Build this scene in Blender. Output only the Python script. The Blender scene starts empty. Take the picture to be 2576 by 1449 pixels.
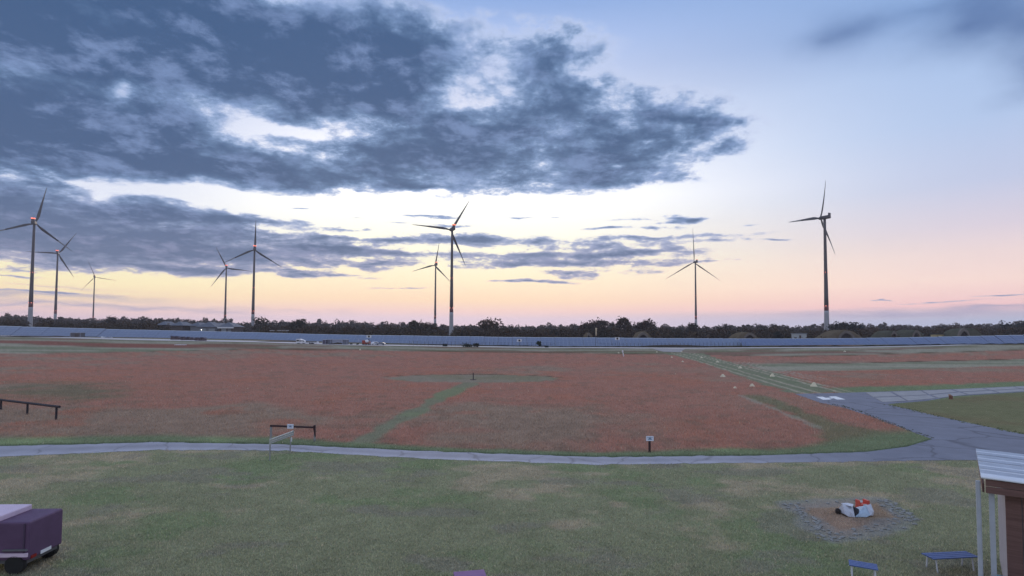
import bpy, bmesh, math, random
import numpy as np
from mathutils import Matrix, Vector

random.seed(7)
rng = np.random.default_rng(11)
S = bpy.context.scene
C = S.collection
PI = math.pi

# ------------------------------------------------------------------ camera
CAM_H = 8.0
FPX = 1406.0                       # focal length in units of a 2576 wide frame
PITCH, ROLL, SHIFT = math.radians(2.5), 0.0045, 0.01945
cam_d = bpy.data.cameras.new('camera')
cam = bpy.data.objects.new('camera', cam_d)
C.objects.link(cam)
cam_d.sensor_width = 36.0
cam_d.lens = 36.0 * FPX / 2576.0
cam_d.shift_y = SHIFT
cam_d.clip_start = 0.1
cam_d.clip_end = 30000.0
CR = (Matrix.Rotation(PI / 2 + PITCH, 4, 'X') @ Matrix.Rotation(ROLL, 4, 'Z'))
cam.matrix_world = Matrix.Translation((0, 0, CAM_H)) @ CR
S.camera = cam
S.render.resolution_x, S.render.resolution_y = 1024, 576

def bearing(u, v):
    """world direction of a sight line measured on the photograph (2576 wide)"""
    return (CR.to_3x3() @ Vector(((u - 1288) / FPX, (724.5 - v + SHIFT * 2576) / FPX, -1.0))).normalized()

def azel(u, v):
    d = bearing(u, v)
    return math.degrees(math.atan2(d.x, d.y)), math.degrees(math.asin(d.z))

# ------------------------------------------------------------------ light
S.view_settings.view_transform = 'Standard'
S.view_settings.look = 'None'
S.view_settings.gamma = 1.0
S.view_settings.use_curve_mapping = False
S.view_settings.exposure = 0.0

def srgb(r, g, b, k=1.0):
    def f(c):
        c /= 255.0
        return (c / 12.92 if c <= 0.04045 else ((c + 0.055) / 1.055) ** 2.4) * k
    return (f(r), f(g), f(b), 1.0)

SUN_AZ, SUN_EL = math.radians(-4), math.radians(13)
sun_d = bpy.data.lights.new('sun', 'SUN')
sun_d.energy = 1.0
sun_d.angle = math.radians(24)
sun_d.color = (1.0, 0.86, 0.74)
sun = bpy.data.objects.new('sun', sun_d)
C.objects.link(sun)
sun.rotation_euler = (-(PI / 2 - SUN_EL), 0, -SUN_AZ)   # shines from the afterglow towards the camera
sun.location = (-40, 400, 120)

W = bpy.data.worlds.new('World')
S.world = W
W.use_nodes = True
W.cycles.sampling_method = 'MANUAL'
W.cycles.sample_map_resolution = 512

def build_sky():
    nt = W.node_tree
    N, L = nt.nodes, nt.links
    N.clear()

    def node(t, **kw):
        n = N.new(t)
        for k, v in kw.items():
            setattr(n, k, v)
        return n

    def put(sock, val):
        if isinstance(val, bpy.types.NodeSocket):
            L.new(val, sock)
        else:
            sock.default_value = val

    def M(op, a, b=0.0, c=0.0, clamp=False):
        n = node('ShaderNodeMath', operation=op, use_clamp=clamp)
        put(n.inputs[0], a); put(n.inputs[1], b); put(n.inputs[2], c)
        return n.outputs[0]

    def VM(op, a, b=(0, 0, 0)):
        n = node('ShaderNodeVectorMath', operation=op)
        put(n.inputs[0], a); put(n.inputs[1], b)
        return n.outputs[0]

    def mixc(f, a, b):
        n = node('ShaderNodeMix', data_type='RGBA')
        put(n.inputs[0], f); put(n.inputs[6], a); put(n.inputs[7], b)
        return n.outputs[2]

    def ramp(f, stops, interp='EASE'):
        n = node('ShaderNodeValToRGB')
        cr = n.color_ramp
        cr.interpolation = interp
        while len(cr.elements) < len(stops):
            cr.elements.new(0.5)
        for e, (p, c) in zip(cr.elements, stops):
            e.position = p
            e.color = c
        put(n.inputs[0], f)
        return n.outputs[0]

    def sstep(x, lo, hi):
        n = node('ShaderNodeMapRange', interpolation_type='SMOOTHSTEP')
        put(n.inputs[0], x)
        n.inputs[1].default_value, n.inputs[2].default_value = lo, hi
        return n.outputs[0]

    tc = node('ShaderNodeTexCoord')
    D = VM('NORMALIZE', tc.outputs['Generated'])
    sp = node('ShaderNodeSeparateXYZ'); put(sp.inputs[0], D)
    x, y, z = sp.outputs
    az = M('MULTIPLY', M('ARCTAN2', x, y), 180 / PI)
    el = M('MULTIPLY', M('ARCSINE', z), 180 / PI)
    cb = node('ShaderNodeCombineXYZ'); put(cb.inputs[0], az); put(cb.inputs[1], el)
    AE = cb.outputs[0]
    # cloud-layer coordinates: sight line met with a flat layer, softened at the horizon
    inv = M('DIVIDE', 1.0, M('ADD', M('MAXIMUM', z, 0.0), 0.17))
    cb2 = node('ShaderNodeCombineXYZ')
    put(cb2.inputs[0], M('MULTIPLY', x, inv)); put(cb2.inputs[1], M('MULTIPLY', y, inv))
    P = cb2.outputs[0]

    def noise(vec, scale, detail, rough, off=(0, 0, 0), dist=0.0):
        n = node('ShaderNodeTexNoise', noise_dimensions='2D')
        put(n.inputs['Vector'], VM('ADD', vec, off))
        n.inputs['Scale'].default_value = scale
        n.inputs['Detail'].default_value = detail
        n.inputs['Roughness'].default_value = rough
        n.inputs['Distortion'].default_value = dist
        return n.outputs[0]

    # ---------------------------------------------------------- clear sky
    H = 40.0
    def col_stops(u, pts):
        return [(max(0.0, azel(u, v)[1]) / H, c) for v, c in sorted(pts, key=lambda p: -p[0])]
    f = M('DIVIDE', M('MAXIMUM', el, 0.0), H)
    mid = ramp(f, col_stops(1288, [
        (836, srgb(236, 214, 228)), (803, srgb(236, 213, 225, 1.08)), (784, srgb(250, 216, 208, 1.12)), (757, srgb(255, 222, 190, 1.2)),
        (700, srgb(255, 239, 203, 1.25)), (650, srgb(255, 248, 216, 1.3)), (590, srgb(255, 251, 232, 1.3)),
        (500, srgb(255, 253, 248, 1.4)), (400, srgb(250, 250, 255, 1.2)), (250, srgb(224, 230, 252)),
        (100, srgb(184, 204, 246)), (0, srgb(150, 180, 232))]), 'LINEAR')
    right = ramp(f, col_stops(2400, [
        (843, srgb(196, 200, 228)), (808, srgb(190, 197, 224)), (788, srgb(206, 196, 216)), (768, srgb(248, 205, 206, 1.12)),
        (705, srgb(254, 224, 214, 1.17)), (640, srgb(248, 225, 222, 1.12)), (570, srgb(230, 219, 232, 1.04)), (460, srgb(203, 212, 240)),
        (300, srgb(184, 206, 242)), (150, srgb(174, 200, 240)), (0, srgb(140, 174, 224))]), 'LINEAR')
    left = ramp(f, col_stops(200, [
        (829, srgb(234, 210, 224)), (800, srgb(232, 208, 222)), (775, srgb(246, 214, 210, 1.08)), (745, srgb(255, 228, 190, 1.15)),
        (700, srgb(255, 240, 194, 1.2)), (650, srgb(255, 245, 208, 1.2)), (520, srgb(240, 244, 255, 1.1)), (350, srgb(214, 222, 246)),
        (100, srgb(178, 198, 238)), (0, srgb(150, 178, 226))]), 'LINEAR')
    base = mixc(sstep(az, -4, 44), mixc(sstep(az, -14, -38), mid, left), right)
    # the sky away from the afterglow: even dusk blue, a little rosy low down
    away = ramp(f, [(0.0, srgb(214, 204, 216)), (0.3, srgb(206, 210, 232)), (0.8, srgb(196, 210, 238)), (1.0, srgb(190, 206, 238))], 'LINEAR')
    fwd = sstep(y, -0.1, 0.55)
    base = mixc(fwd, away, base)

    # ---------------------------------------------------------- clouds
    w1 = node('ShaderNodeTexNoise', noise_dimensions='2D')
    put(w1.inputs['Vector'], P); w1.inputs['Scale'].default_value = 1.7; w1.inputs['Detail'].default_value = 3.0
    wv = VM('MULTIPLY', VM('SUBTRACT', w1.outputs['Color'], (0.5, 0.5, 0.5)), (4.0, 1.6, 0.0))
    AEw = VM('ADD', AE, wv)

    def blobs(items):
        acc = None
        for (u, v, ru, rv, rot, amp) in items:
            a, e = azel(u, v)
            a2, _ = azel(u + ru, v)
            _, e2 = azel(u, v - rv)
            mp = node('ShaderNodeMapping', vector_type='TEXTURE')
            put(mp.inputs['Vector'], AEw)
            mp.inputs['Location'].default_value = (a, e, 0)
            mp.inputs['Rotation'].default_value = (0, 0, math.radians(rot))
            mp.inputs['Scale'].default_value = (2.7 * max(abs(a2 - a), .05), 2.7 * max(abs(e2 - e), .05), 1)
            g = node('ShaderNodeTexGradient', gradient_type='QUADRATIC_SPHERE')
            put(g.inputs[0], mp.outputs[0])
            acc = M('MULTIPLY_ADD', g.outputs['Fac'], amp, acc if acc is not None else 0.0)
        return acc

    fb = noise(P, 3.0, 10.0, 0.64, (3.1, 7.7, 0), 0.12)
    fb2 = noise(P, 10.0, 7.0, 0.68, (11.0, 2.0, 0), 0.1)
    puff = M('ABSOLUTE', M('SUBTRACT', noise(P, 7.5, 5.0, 0.58, (2.2, 9.1, 0)), 0.5))      # billowing heads
    fine = M('ADD', M('MULTIPLY', M('SUBTRACT', fb, 0.5), 1.9), M('MULTIPLY', M('SUBTRACT', fb2, 0.5), 0.8))
    fine = M('ADD', fine, M('MULTIPLY', M('SUBTRACT', 0.09, puff), 0.9))

    main = blobs(CLOUDS)
    dens = M('ADD', main, M('MULTIPLY', fine, sstep(main, 0.02, 0.30)))
    cover = sstep(dens, 0.16, 0.54)
    thick = sstep(dens, 0.20, 1.25)
    lo_c = ramp(thick, [(0.0, srgb(216, 210, 226)), (0.3, srgb(174, 177, 206)), (0.6, srgb(130, 145, 182)), (1.0, srgb(92, 114, 154))], 'LINEAR')
    hi_c = ramp(thick, [(0.0, srgb(210, 220, 248)), (0.25, srgb(160, 183, 222)), (0.5, srgb(110, 139, 181)), (0.78, srgb(79, 109, 150)), (1.0, srgb(60, 91, 133))], 'LINEAR')
    cc = mixc(sstep(el, 6.0, 12.5), lo_c, hi_c)
    # relief inside the thick parts
    rel = M('ADD', M('MULTIPLY', noise(P, 4.2, 8.0, 0.66, (1.3, 4.9, 0), 0.15), 0.7), M('MULTIPLY', noise(P, 13.0, 5.0, 0.62, (4.3, 0.9, 0)), 0.3))
    cc = mixc(M('MULTIPLY', sstep(rel, 0.47, 0.66), 0.60), cc, mixc(sstep(el, 6.0, 12.5), srgb(150, 156, 194), srgb(138, 163, 210)))
    base = mixc(M('MULTIPLY', cover, 0.96), base, cc)
    # soft, blurred higher veils
    veil = blobs(VEILS)
    vd = sstep(M('ADD', veil, M('MULTIPLY', M('SUBTRACT', noise(P, 2.6, 7.0, 0.58, (5.5, 1.0, 0)), 0.5), 0.85)), 0.05, 1.25)
    base = mixc(vd, base, mixc(sstep(el, 2.5, 9.0), srgb(184, 178, 206), srgb(72, 104, 158)))
    # broken cloud carried on over the rest of the sky
    rest = sstep(M('ADD', noise(P, 0.9, 6.0, 0.55, (8.0, 3.0, 0)), M('MULTIPLY', fwd, -0.6)), 0.50, 0.68)
    base = mixc(M('MULTIPLY', rest, 0.35), base, srgb(120, 140, 184))
    # below the horizon
    base = mixc(sstep(el, -0.5, -4.0), base, srgb(120, 115, 115))
    bg = node('ShaderNodeBackground')
    put(bg.inputs[0], base)
    bg.inputs[1].default_value = SKY_GAIN
    out = node('ShaderNodeOutputWorld')
    L.new(bg.outputs[0], out.inputs[0])

SKY_GAIN = 1.0
# cloud banks, as sight lines and half widths measured on the photograph: u, v, ru, rv, tilt, weight
CLOUDS = [
    (120, 290, 420, 170, 0, 1.25), (330, 150, 420, 90, 0, .85), (760, 150, 330, 95, 0, .85), (1040, 130, 200, 90, 0, .6),
    (300, 395, 330, 70, 0, .9), (620, 440, 420, 24, 2, .55), (1030, 395, 260, 60, 0, 1.15), (1400, 335, 280, 62, 0, .95),
    (1620, 285, 135, 40, -10, 1.0), (1760, 304, 60, 6, -8, .5), (1560, 395, 130, 38, 0, .75), (1500, 448, 170, 26, 0, .95), (1770, 302, 90, 16, -10, .6),
    (880, 275, 240, 60, 0, .5), (1060, 220, 160, 60, 0, .5), (1250, 330, 120, 40, 0, .4), (1330, 150, 110, 70, 0, .34),
    (1420, 225, 110, 36, 0, .36), (60, 60, 400, 60, 0, .6), (620, 70, 420, 40, 0, .55),
    (600, 290, 70, 44, 0, -.55), (560, 335, 60, 30, 0, -.3), (860, 318, 90, 24, 0, -.35), (520, 240, 40, 26, 0, -.3), (760, 338, 150, 13, 0, -.62), (690, 378, 130, 12, 0, -.4), (640, 330, 70, 16, 0, -.35), (285, 212, 26, 36, 0, -.55),
    (460, 240, 46, 36, 0, -.45), (640, 245, 40, 26, 0, -.4), (1190, 262, 110, 30, 0, -.55), (1545, 412, 22, 10, 0, -.7),
    (1200, 170, 60, 60, 0, -.35), (950, 150, 22, 20, 0, -.4),
    (480, -10, 640, 60, 0, 1.0), (60, 10, 300, 70, 0, .5), (760, 210, 200, 40, 0, .4), (330, 478, 170, 16, 0, -.55), (640, 500, 230, 26, 0, -.7),
    # lower left bank
    (90, 565, 330, 46, 0, 1.05), (290, 622, 420, 40, 0, .95), (560, 642, 300, 16, 3, .75), (20, 500, 170, 26, 0, .7),
    (380, 520, 120, 16, 3, .6), (560, 585, 230, 18, 4, .5), (230, 492, 60, 16, 0, -.6), (330, 672, 280, 10, 3, .7),
    # streaks
    (620, 555, 200, 10, 2, .4), (760, 600, 160, 8, 0, .4), (1560, 660, 180, 7, 0, .3), (1300, 668, 120, 6, 0, .3),
    (960, 607, 110, 5, 0, .5), (1120, 545, 90, 4, 0, .4), (1700, 545, 80, 5, 0, .45), (880, 632, 70, 5, 0, .5),
    (800, 632, 90, 7, 0, .85), (930, 663, 90, 6, 2, .85), (760, 688, 110, 4, 0, .8), (860, 575, 60, 7, 4, .6),
    (1120, 606, 190, 11, 0, .8), (1240, 600, 90, 9, 0, .5), (1300, 641, 170, 7, 0, .6), (1420, 663, 230, 13, 0, .85),
    (1560, 641, 150, 6, 0, .6), (1345, 706, 80, 3, 0, .8), (1640, 602, 240, 6, 0, .8), (1650, 575, 60, 6, 0, .7),
    (1742, 550, 36, 7, 0, .9), (1690, 537, 50, 4, 0, .6), (1800, 609, 90, 4, 0, .7), (1050, 536, 60, 3, 0, .6),
    (1350, 549, 60, 3, 0, .6), (1965, 603, 36, 2, 0, .8), (740, 515, 80, 5, 3, .55), (1060, 468, 70, 5, 3, .5),
    (1800, 378, 70, 16, 6, .55), (1780, 660, 60, 3, 0, .5), (60, 692, 60, 4, 0, .7),
    (1480, 622, 200, 8, 0, .55), (1590, 552, 70, 4, 0, .5), (1680, 560, 60, 6, 0, .6), (1640, 630, 90, 5, 0, .7), (1480, 690, 120, 6, 0, .6),
    (1530, 575, 80, 4, 0, .4), (1890, 567, 40, 3, 0, .5), (1000, 640, 120, 4, 0, .5), (900, 540, 90, 5, 0, .45), (1160, 570, 60, 5, 0, .5),
    (1650, 455, 90, 10, 0, .5), (1620, 425, 70, 8, 0, .4), (1010, 560, 80, 4, 0, .45), (680, 610, 160, 8, 0, .55), (480, 545, 150, 14, 5, .6), (110, 740, 260, 4, 0, .5),
    (2260, 752, 46, 2, 0, .8), (2360, 757, 90, 2, 0, .6), (2520, 740, 60, 2, 0, .8), (1050, 726, 90, 1.5, 0, .5),
]
VEILS = [
    (2090, 98, 130, 46, 4, .55), (2150, 70, 120, 44, 10, .28), (2580, 60, 150, 110, 0, .85), (2440, 60, 160, 60, 20, .55), (2560, 180, 60, 60, 0, .45), (2330, 20, 160, 30, 0, .35),
    (1450, 20, 200, 26, 0, .25), (100, 747, 300, 9, 0, .95), (200, 774, 520, 8, 0, .95), (120, 722, 200, 4, 0, .6), (2520, 776, 260, 8, 0, 1.0), (2250, 792, 460, 7, 0, .7), (2430, 757, 120, 3, 0, .7),
]
build_sky()

# ------------------------------------------------------------------ helpers
def sm(t):
    t = np.clip(t, 0.0, 1.0)
    return t * t * (3 - 2 * t)

_LU = [-1.6, -.916, -.463, -.305, -.11, .1, .3, .46, .565, .916, 1.6]
_LZ = [5.6, 4.7, 3.2, 1.9, .7, .05, .4, 1.2, 1.7, 2.7, 3.4]

def land(x, y):
    """height of the airfield: level near the camera, rising a little towards both far ends"""
    x, y = np.asarray(x, float), np.asarray(y, float)
    return np.interp(x / np.maximum(y, 1.0), _LU, _LZ) * sm((y - 130) / 170.0)

def lz(x, y):
    return float(land(x, y))

def G(u, v):
    """where a sight line meets the ground"""
    d = bearing(u, v)
    lo, hi = 5.0, 4000.0
    for _ in range(60):
        t = .5 * (lo + hi)
        if CAM_H + d.z * t > lz(d.x * t, d.y * t):
            lo = t
        else:
            hi = t
    return Vector((d.x * lo, d.y * lo, lz(d.x * lo, d.y * lo)))

def GF(u, v, ymax=303.0):
    """ground point, kept on the runway side of the panels"""
    p = G(u, v)
    if p.y > ymax:
        d = bearing(u, v)
        x = d.x * ymax / d.y
        p = Vector((x, ymax, lz(x, ymax)))
    return p

def at(u, v, y):
    """the point of a sight line that is y metres ahead"""
    d = bearing(u, v)
    return Vector((0, 0, CAM_H)) + d * (y / d.y)

_Ri = np.array(CR.to_3x3().inverted())
def survey(x, y, z):
    """numpy: photograph coordinates (2576 wide) of world points"""
    p = np.stack([x, y, z - CAM_H], -1) @ _Ri.T
    w = np.maximum(-p[..., 2], 1e-3)
    return 1288 + FPX * p[..., 0] / w, 724.5 + SHIFT * 2576 - FPX * p[..., 1] / w

class Field:
    """value-noise fBm in numpy"""
    def __init__(self, seed):
        self.g = np.random.default_rng(seed).random((256, 256))
    def one(self, x, y):
        xi, yi = np.floor(x).astype(int), np.floor(y).astype(int)
        fx, fy = sm(x - xi), sm(y - yi)
        g = self.g
        a, b = g[xi & 255, yi & 255], g[(xi + 1) & 255, yi & 255]
        c, d = g[xi & 255, (yi + 1) & 255], g[(xi + 1) & 255, (yi + 1) & 255]
        return (a * (1 - fx) + b * fx) * (1 - fy) + (c * (1 - fx) + d * fx) * fy
    def fbm(self, x, y, size, octaves=4):
        s, a, t, k = 0.0, 1.0, 0.0, 1.0 / size
        for o in range(octaves):
            s = s + a * self.one(x * k + 17.3 * o, y * k + 5.1 * o)
            t += a; a *= .55; k *= 2.03
        return s / t
F1, F2, F3 = Field(1), Field(2), Field(3)

_mats = {}
def mat(name, col, rough=0.8, spec=0.3, metal=0.0, var=0.12, scale=3.0, bump=0.0, attr=None, emit=None, emit_k=0.0, stretch=(1, 1, 1), crack=0.0):
    """painted / weathered surface: base colour broken up by noise"""
    if name in _mats:
        return _mats[name]
    m = bpy.data.materials.new(name)
    m.use_nodes = True
    nt = m.node_tree
    N, L = nt.nodes, nt.links
    b = N['Principled BSDF']
    b.inputs['Roughness'].default_value = rough
    b.inputs['Specular IOR Level'].default_value = spec
    b.inputs['Metallic'].default_value = metal
    tc = N.new('ShaderNodeTexCoord')
    mp = N.new('ShaderNodeMapping')
    mp.inputs['Scale'].default_value = stretch
    L.new(tc.outputs['Object'], mp.inputs[0])
    n = N.new('ShaderNodeTexNoise')
    n.inputs['Scale'].default_value = scale
    n.inputs['Detail'].default_value = 5
    n.inputs['Roughness'].default_value = .65
    L.new(mp.outputs[0], n.inputs['Vector'])
    mr = N.new('ShaderNodeMapRange')
    mr.inputs[1].default_value, mr.inputs[2].default_value = .25, .75
    mr.inputs[3].default_value, mr.inputs[4].default_value = 1 - var, 1 + var
    L.new(n.outputs[0], mr.inputs[0])
    vm = N.new('ShaderNodeVectorMath')
    vm.operation = 'SCALE'
    if attr:
        a = N.new('ShaderNodeAttribute')
        a.attribute_name = attr
        L.new(a.outputs['Color'], vm.inputs[0])
    else:
        vm.inputs[0].default_value = col[:3]
    L.new(mr.outputs[0], vm.inputs['Scale'])
    out = vm.outputs[0]
    if crack:
        vo = N.new('ShaderNodeTexVoronoi')
        vo.feature = 'DISTANCE_TO_EDGE'
        vo.inputs['Scale'].default_value = crack
        wn = N.new('ShaderNodeVectorMath')
        wn.operation = 'MULTIPLY_ADD'
        wn.inputs[1].default_value = (1.2, 1.2, 0)
        n2 = N.new('ShaderNodeTexNoise')
        n2.inputs['Scale'].default_value = .8
        n2.inputs['Detail'].default_value = 4
        L.new(tc.outputs['Object'], n2.inputs['Vector'])
        L.new(n2.outputs['Color'], wn.inputs[0]); L.new(tc.outputs['Object'], wn.inputs[2])
        L.new(wn.outputs[0], vo.inputs['Vector'])
        cr = N.new('ShaderNodeMapRange')
        cr.inputs[1].default_value, cr.inputs[2].default_value = .0, .022
        cr.inputs[3].default_value, cr.inputs[4].default_value = .62, 1.0
        L.new(vo.outputs['Distance'], cr.inputs[0])
        v2 = N.new('ShaderNodeVectorMath')
        v2.operation = 'SCALE'
        L.new(out, v2.inputs[0]); L.new(cr.outputs[0], v2.inputs['Scale'])
        out = v2.outputs[0]
    L.new(out, b.inputs['Base Color'])
    if bump:
        bp = N.new('ShaderNodeBump')
        bp.inputs['Strength'].default_value = bump
        bp.inputs['Distance'].default_value = .05
        L.new(n.outputs[0], bp.inputs['Height'])
        L.new(bp.outputs[0], b.inputs['Normal'])
    if emit:
        b.inputs['Emission Color'].default_value = (*emit[:3], 1)
        b.inputs['Emission Strength'].default_value = emit_k
    _mats[name] = m
    return m

class MB:
    """collects shapes, links them as ONE mesh object"""
    def __init__(self):
        self.v, self.f = [], []
    def add(self, vs, fs):
        k = len(self.v)
        self.v += [tuple(p) for p in vs]
        self.f += [tuple(i + k for i in f) for f in fs]
        return self
    def box(self, c, s, rz=0.0, taper=1.0):
        hx, hy, hz = s[0] / 2, s[1] / 2, s[2] / 2
        cs, sn = math.cos(rz), math.sin(rz)
        vs = []
        for z, t in ((-hz, 1.0), (hz, taper)):
            for x, y in ((-hx, -hy), (hx, -hy), (hx, hy), (-hx, hy)):
                x, y = x * t, y * t
                vs.append((c[0] + x * cs - y * sn, c[1] + x * sn + y * cs, c[2] + z))
        return self.add(vs, [(3, 2, 1, 0), (4, 5, 6, 7), (0, 1, 5, 4), (1, 2, 6, 5), (2, 3, 7, 6), (3, 0, 4, 7)])
    def tube(self, p0, p1, r0, r1=None, n=8):
        r1 = r0 if r1 is None else r1
        p0, p1 = Vector(p0), Vector(p1)
        d = (p1 - p0).normalized()
        a = d.orthogonal().normalized()
        b = d.cross(a)
        vs = []
        for p, r in ((p0, r0), (p1, r1)):
            for i in range(n):
                t = 2 * PI * i / n
                vs.append(p + a * (r * math.cos(t)) + b * (r * math.sin(t)))
        fs = [(i, (i + 1) % n, n + (i + 1) % n, n + i) for i in range(n)]
        fs += [tuple(range(n - 1, -1, -1)), tuple(range(n, 2 * n))]
        return self.add(vs, fs)
    def lathe(self, prof, n=20, c=(0, 0, 0)):
        vs, fs = [], []
        for r, z in prof:
            for i in range(n):
                t = 2 * PI * i / n
                vs.append((c[0] + r * math.cos(t), c[1] + r * math.sin(t), c[2] + z))
        for j in range(len(prof) - 1):
            for i in range(n):
                fs.append((j * n + i, j * n + (i + 1) % n, (j + 1) * n + (i + 1) % n, (j + 1) * n + i))
        fs += [tuple(range(n - 1, -1, -1)), tuple(range((len(prof) - 1) * n, len(prof) * n))]
        return self.add(vs, fs)
    def prism(self, poly, y0, y1):
        """outline in x,z pushed from y0 to y1"""
        n = len(poly)
        vs = [(x, y0, z) for x, z in poly] + [(x, y1, z) for x, z in poly]
        return self.add(vs, [tuple(range(n)), tuple(range(2 * n - 1, n - 1, -1))] + [((i + 1) % n, i, n + i, n + (i + 1) % n) for i in range(n)])
    def mesh(self, name, m, smooth=False):
        me = bpy.data.meshes.new(name)
        me.from_pydata(self.v, [], self.f)
        if m:
            me.materials.append(m)
        if smooth:
            me.shade_smooth()
        return me
    def build(self, name, m, parent=None, smooth=False, bevel=0.0):
        return link(name, self.mesh(name, m, smooth), parent, bevel)

def link(name, me, parent=None, bevel=0.0):
    o = bpy.data.objects.new(name, me)
    C.objects.link(o)
    if parent:
        o.parent = parent
    if bevel:
        md = o.modifiers.new('bevel', 'BEVEL')
        md.width, md.segments, md.limit_method = bevel, 2, 'ANGLE'
    return o

def tag(o, label=None, cat=None, group=None, kind=None):
    for k, v in (('label', label), ('category', cat), ('group', group), ('kind', kind)):
        if v:
            o[k] = v
    return o

def thing(name, label, cat, loc=(0, 0, 0), rz=0.0, group=None):
    o = bpy.data.objects.new(name, None)
    C.objects.link(o)
    o.empty_display_size = .2
    o.location, o.rotation_euler = loc, (0, 0, rz)
    return tag(o, label, cat, group)

def copy_tree(o, parent=None):
    c = o.copy()
    C.objects.link(c)
    if parent:
        c.parent = parent
    for ch in list(o.children):
        copy_tree(ch, c)
    return c

def np_mesh(name, verts, faces, cols=None, m=None, smooth=False):
    """big mesh straight from arrays; faces is (n, k)"""
    me = bpy.data.meshes.new(name)
    n, k = faces.shape
    me.vertices.add(len(verts)); me.loops.add(n * k); me.polygons.add(n)
    me.vertices.foreach_set('co', np.ascontiguousarray(verts, np.float32).ravel())
    me.loops.foreach_set('vertex_index', np.ascontiguousarray(faces, np.int32).ravel())
    me.polygons.foreach_set('loop_start', np.arange(0, n * k, k, dtype=np.int32))
    if smooth:
        me.polygons.foreach_set('use_smooth', np.ones(n, bool))
    if cols is not None:
        a = me.color_attributes.new('tint', 'FLOAT_COLOR', 'POINT')
        c4 = np.ones((len(verts), 4), np.float32)
        c4[:, :3] = cols
        a.data.foreach_set('color', c4.ravel())
    me.update(calc_edges=True)
    me.validate()
    if m:
        me.materials.append(m)
    return me

# ------------------------------------------------------------------ the ground and its colours
def lerp(a, b, t):
    return a + (b - a) * t[..., None]

RED, REDDEEP = np.array([.368, .184, .134]), np.array([.385, .174, .118])
DULL = np.array([.310, .218, .158])
MOWN, LUSH = np.array([.215, .222, .145]), np.array([.160, .190, .106])
LAWN, DRY, FRESH = np.array([.245, .252, .148]), np.array([.375, .310, .210]), np.array([.212, .262, .132])
PALE, OLIVE = np.array([.340, .315, .235]), np.array([.195, .190, .105])

ROAD_TOP = ([-300, 0, 200, 400, 711, 1073, 1503, 1932, 2182, 2282, 2344, 2900], [1126, 1122, 1118, 1113, 1118, 1136, 1150, 1146, 1137, 1124, 1105, 1100])
ROAD_LOW = ([-300, 0, 200, 400, 711, 1073, 1503, 1932, 2415, 2900], [1154, 1150, 1141, 1132, 1134, 1155, 1169, 1165, 1158, 1150])

def poly_dist(px, py, poly):
    """signed distance to a closed outline, inside positive"""
    poly = np.asarray(poly, float)
    inside = np.zeros(px.shape, bool)
    best = np.full(px.shape, 1e9)
    for (x0, y0), (x1, y1) in zip(poly, np.roll(poly, -1, 0)):
        c = ((y0 > py) != (y1 > py)) & (px < (x1 - x0) * (py - y0) / (y1 - y0 + 1e-9) + x0)
        inside ^= c
        dx, dy = x1 - x0, y1 - y0
        t = np.clip(((px - x0) * dx + (py - y0) * dy) / (dx * dx + dy * dy + 1e-9), 0, 1)
        best = np.minimum(best, np.hypot(px - x0 - t * dx, py - y0 - t * dy))
    return np.where(inside, best, -best)

def outline(pts):
    return [(p.x, p.y) for p in (G(u, v) for u, v in pts)]

MOWN_PATH = outline([(838, 1122), (938, 1124), (1005, 1077), (1080, 1032), (1150, 992), (1222, 963), (1160, 962), (1105, 985), (1010, 1040), (930, 1078)])
CIRCLE_C = G(1188, 951.5)
STRIP = outline([(1672, 888), (1760, 888), (1832, 910), (1990, 948), (2120, 986), (2005, 993), (1900, 960), (1780, 917)])
FIRE_AREA = outline([(1985, 1268), (2100, 1362), (2290, 1308), (2216, 1258)])
TRACK = [(1852, 991), (1925, 1020), (2010, 1055), (2075, 1085), (2130, 1112), (2172, 1130)]

def band(u, a, b):
    return np.interp(u, a, b)

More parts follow.
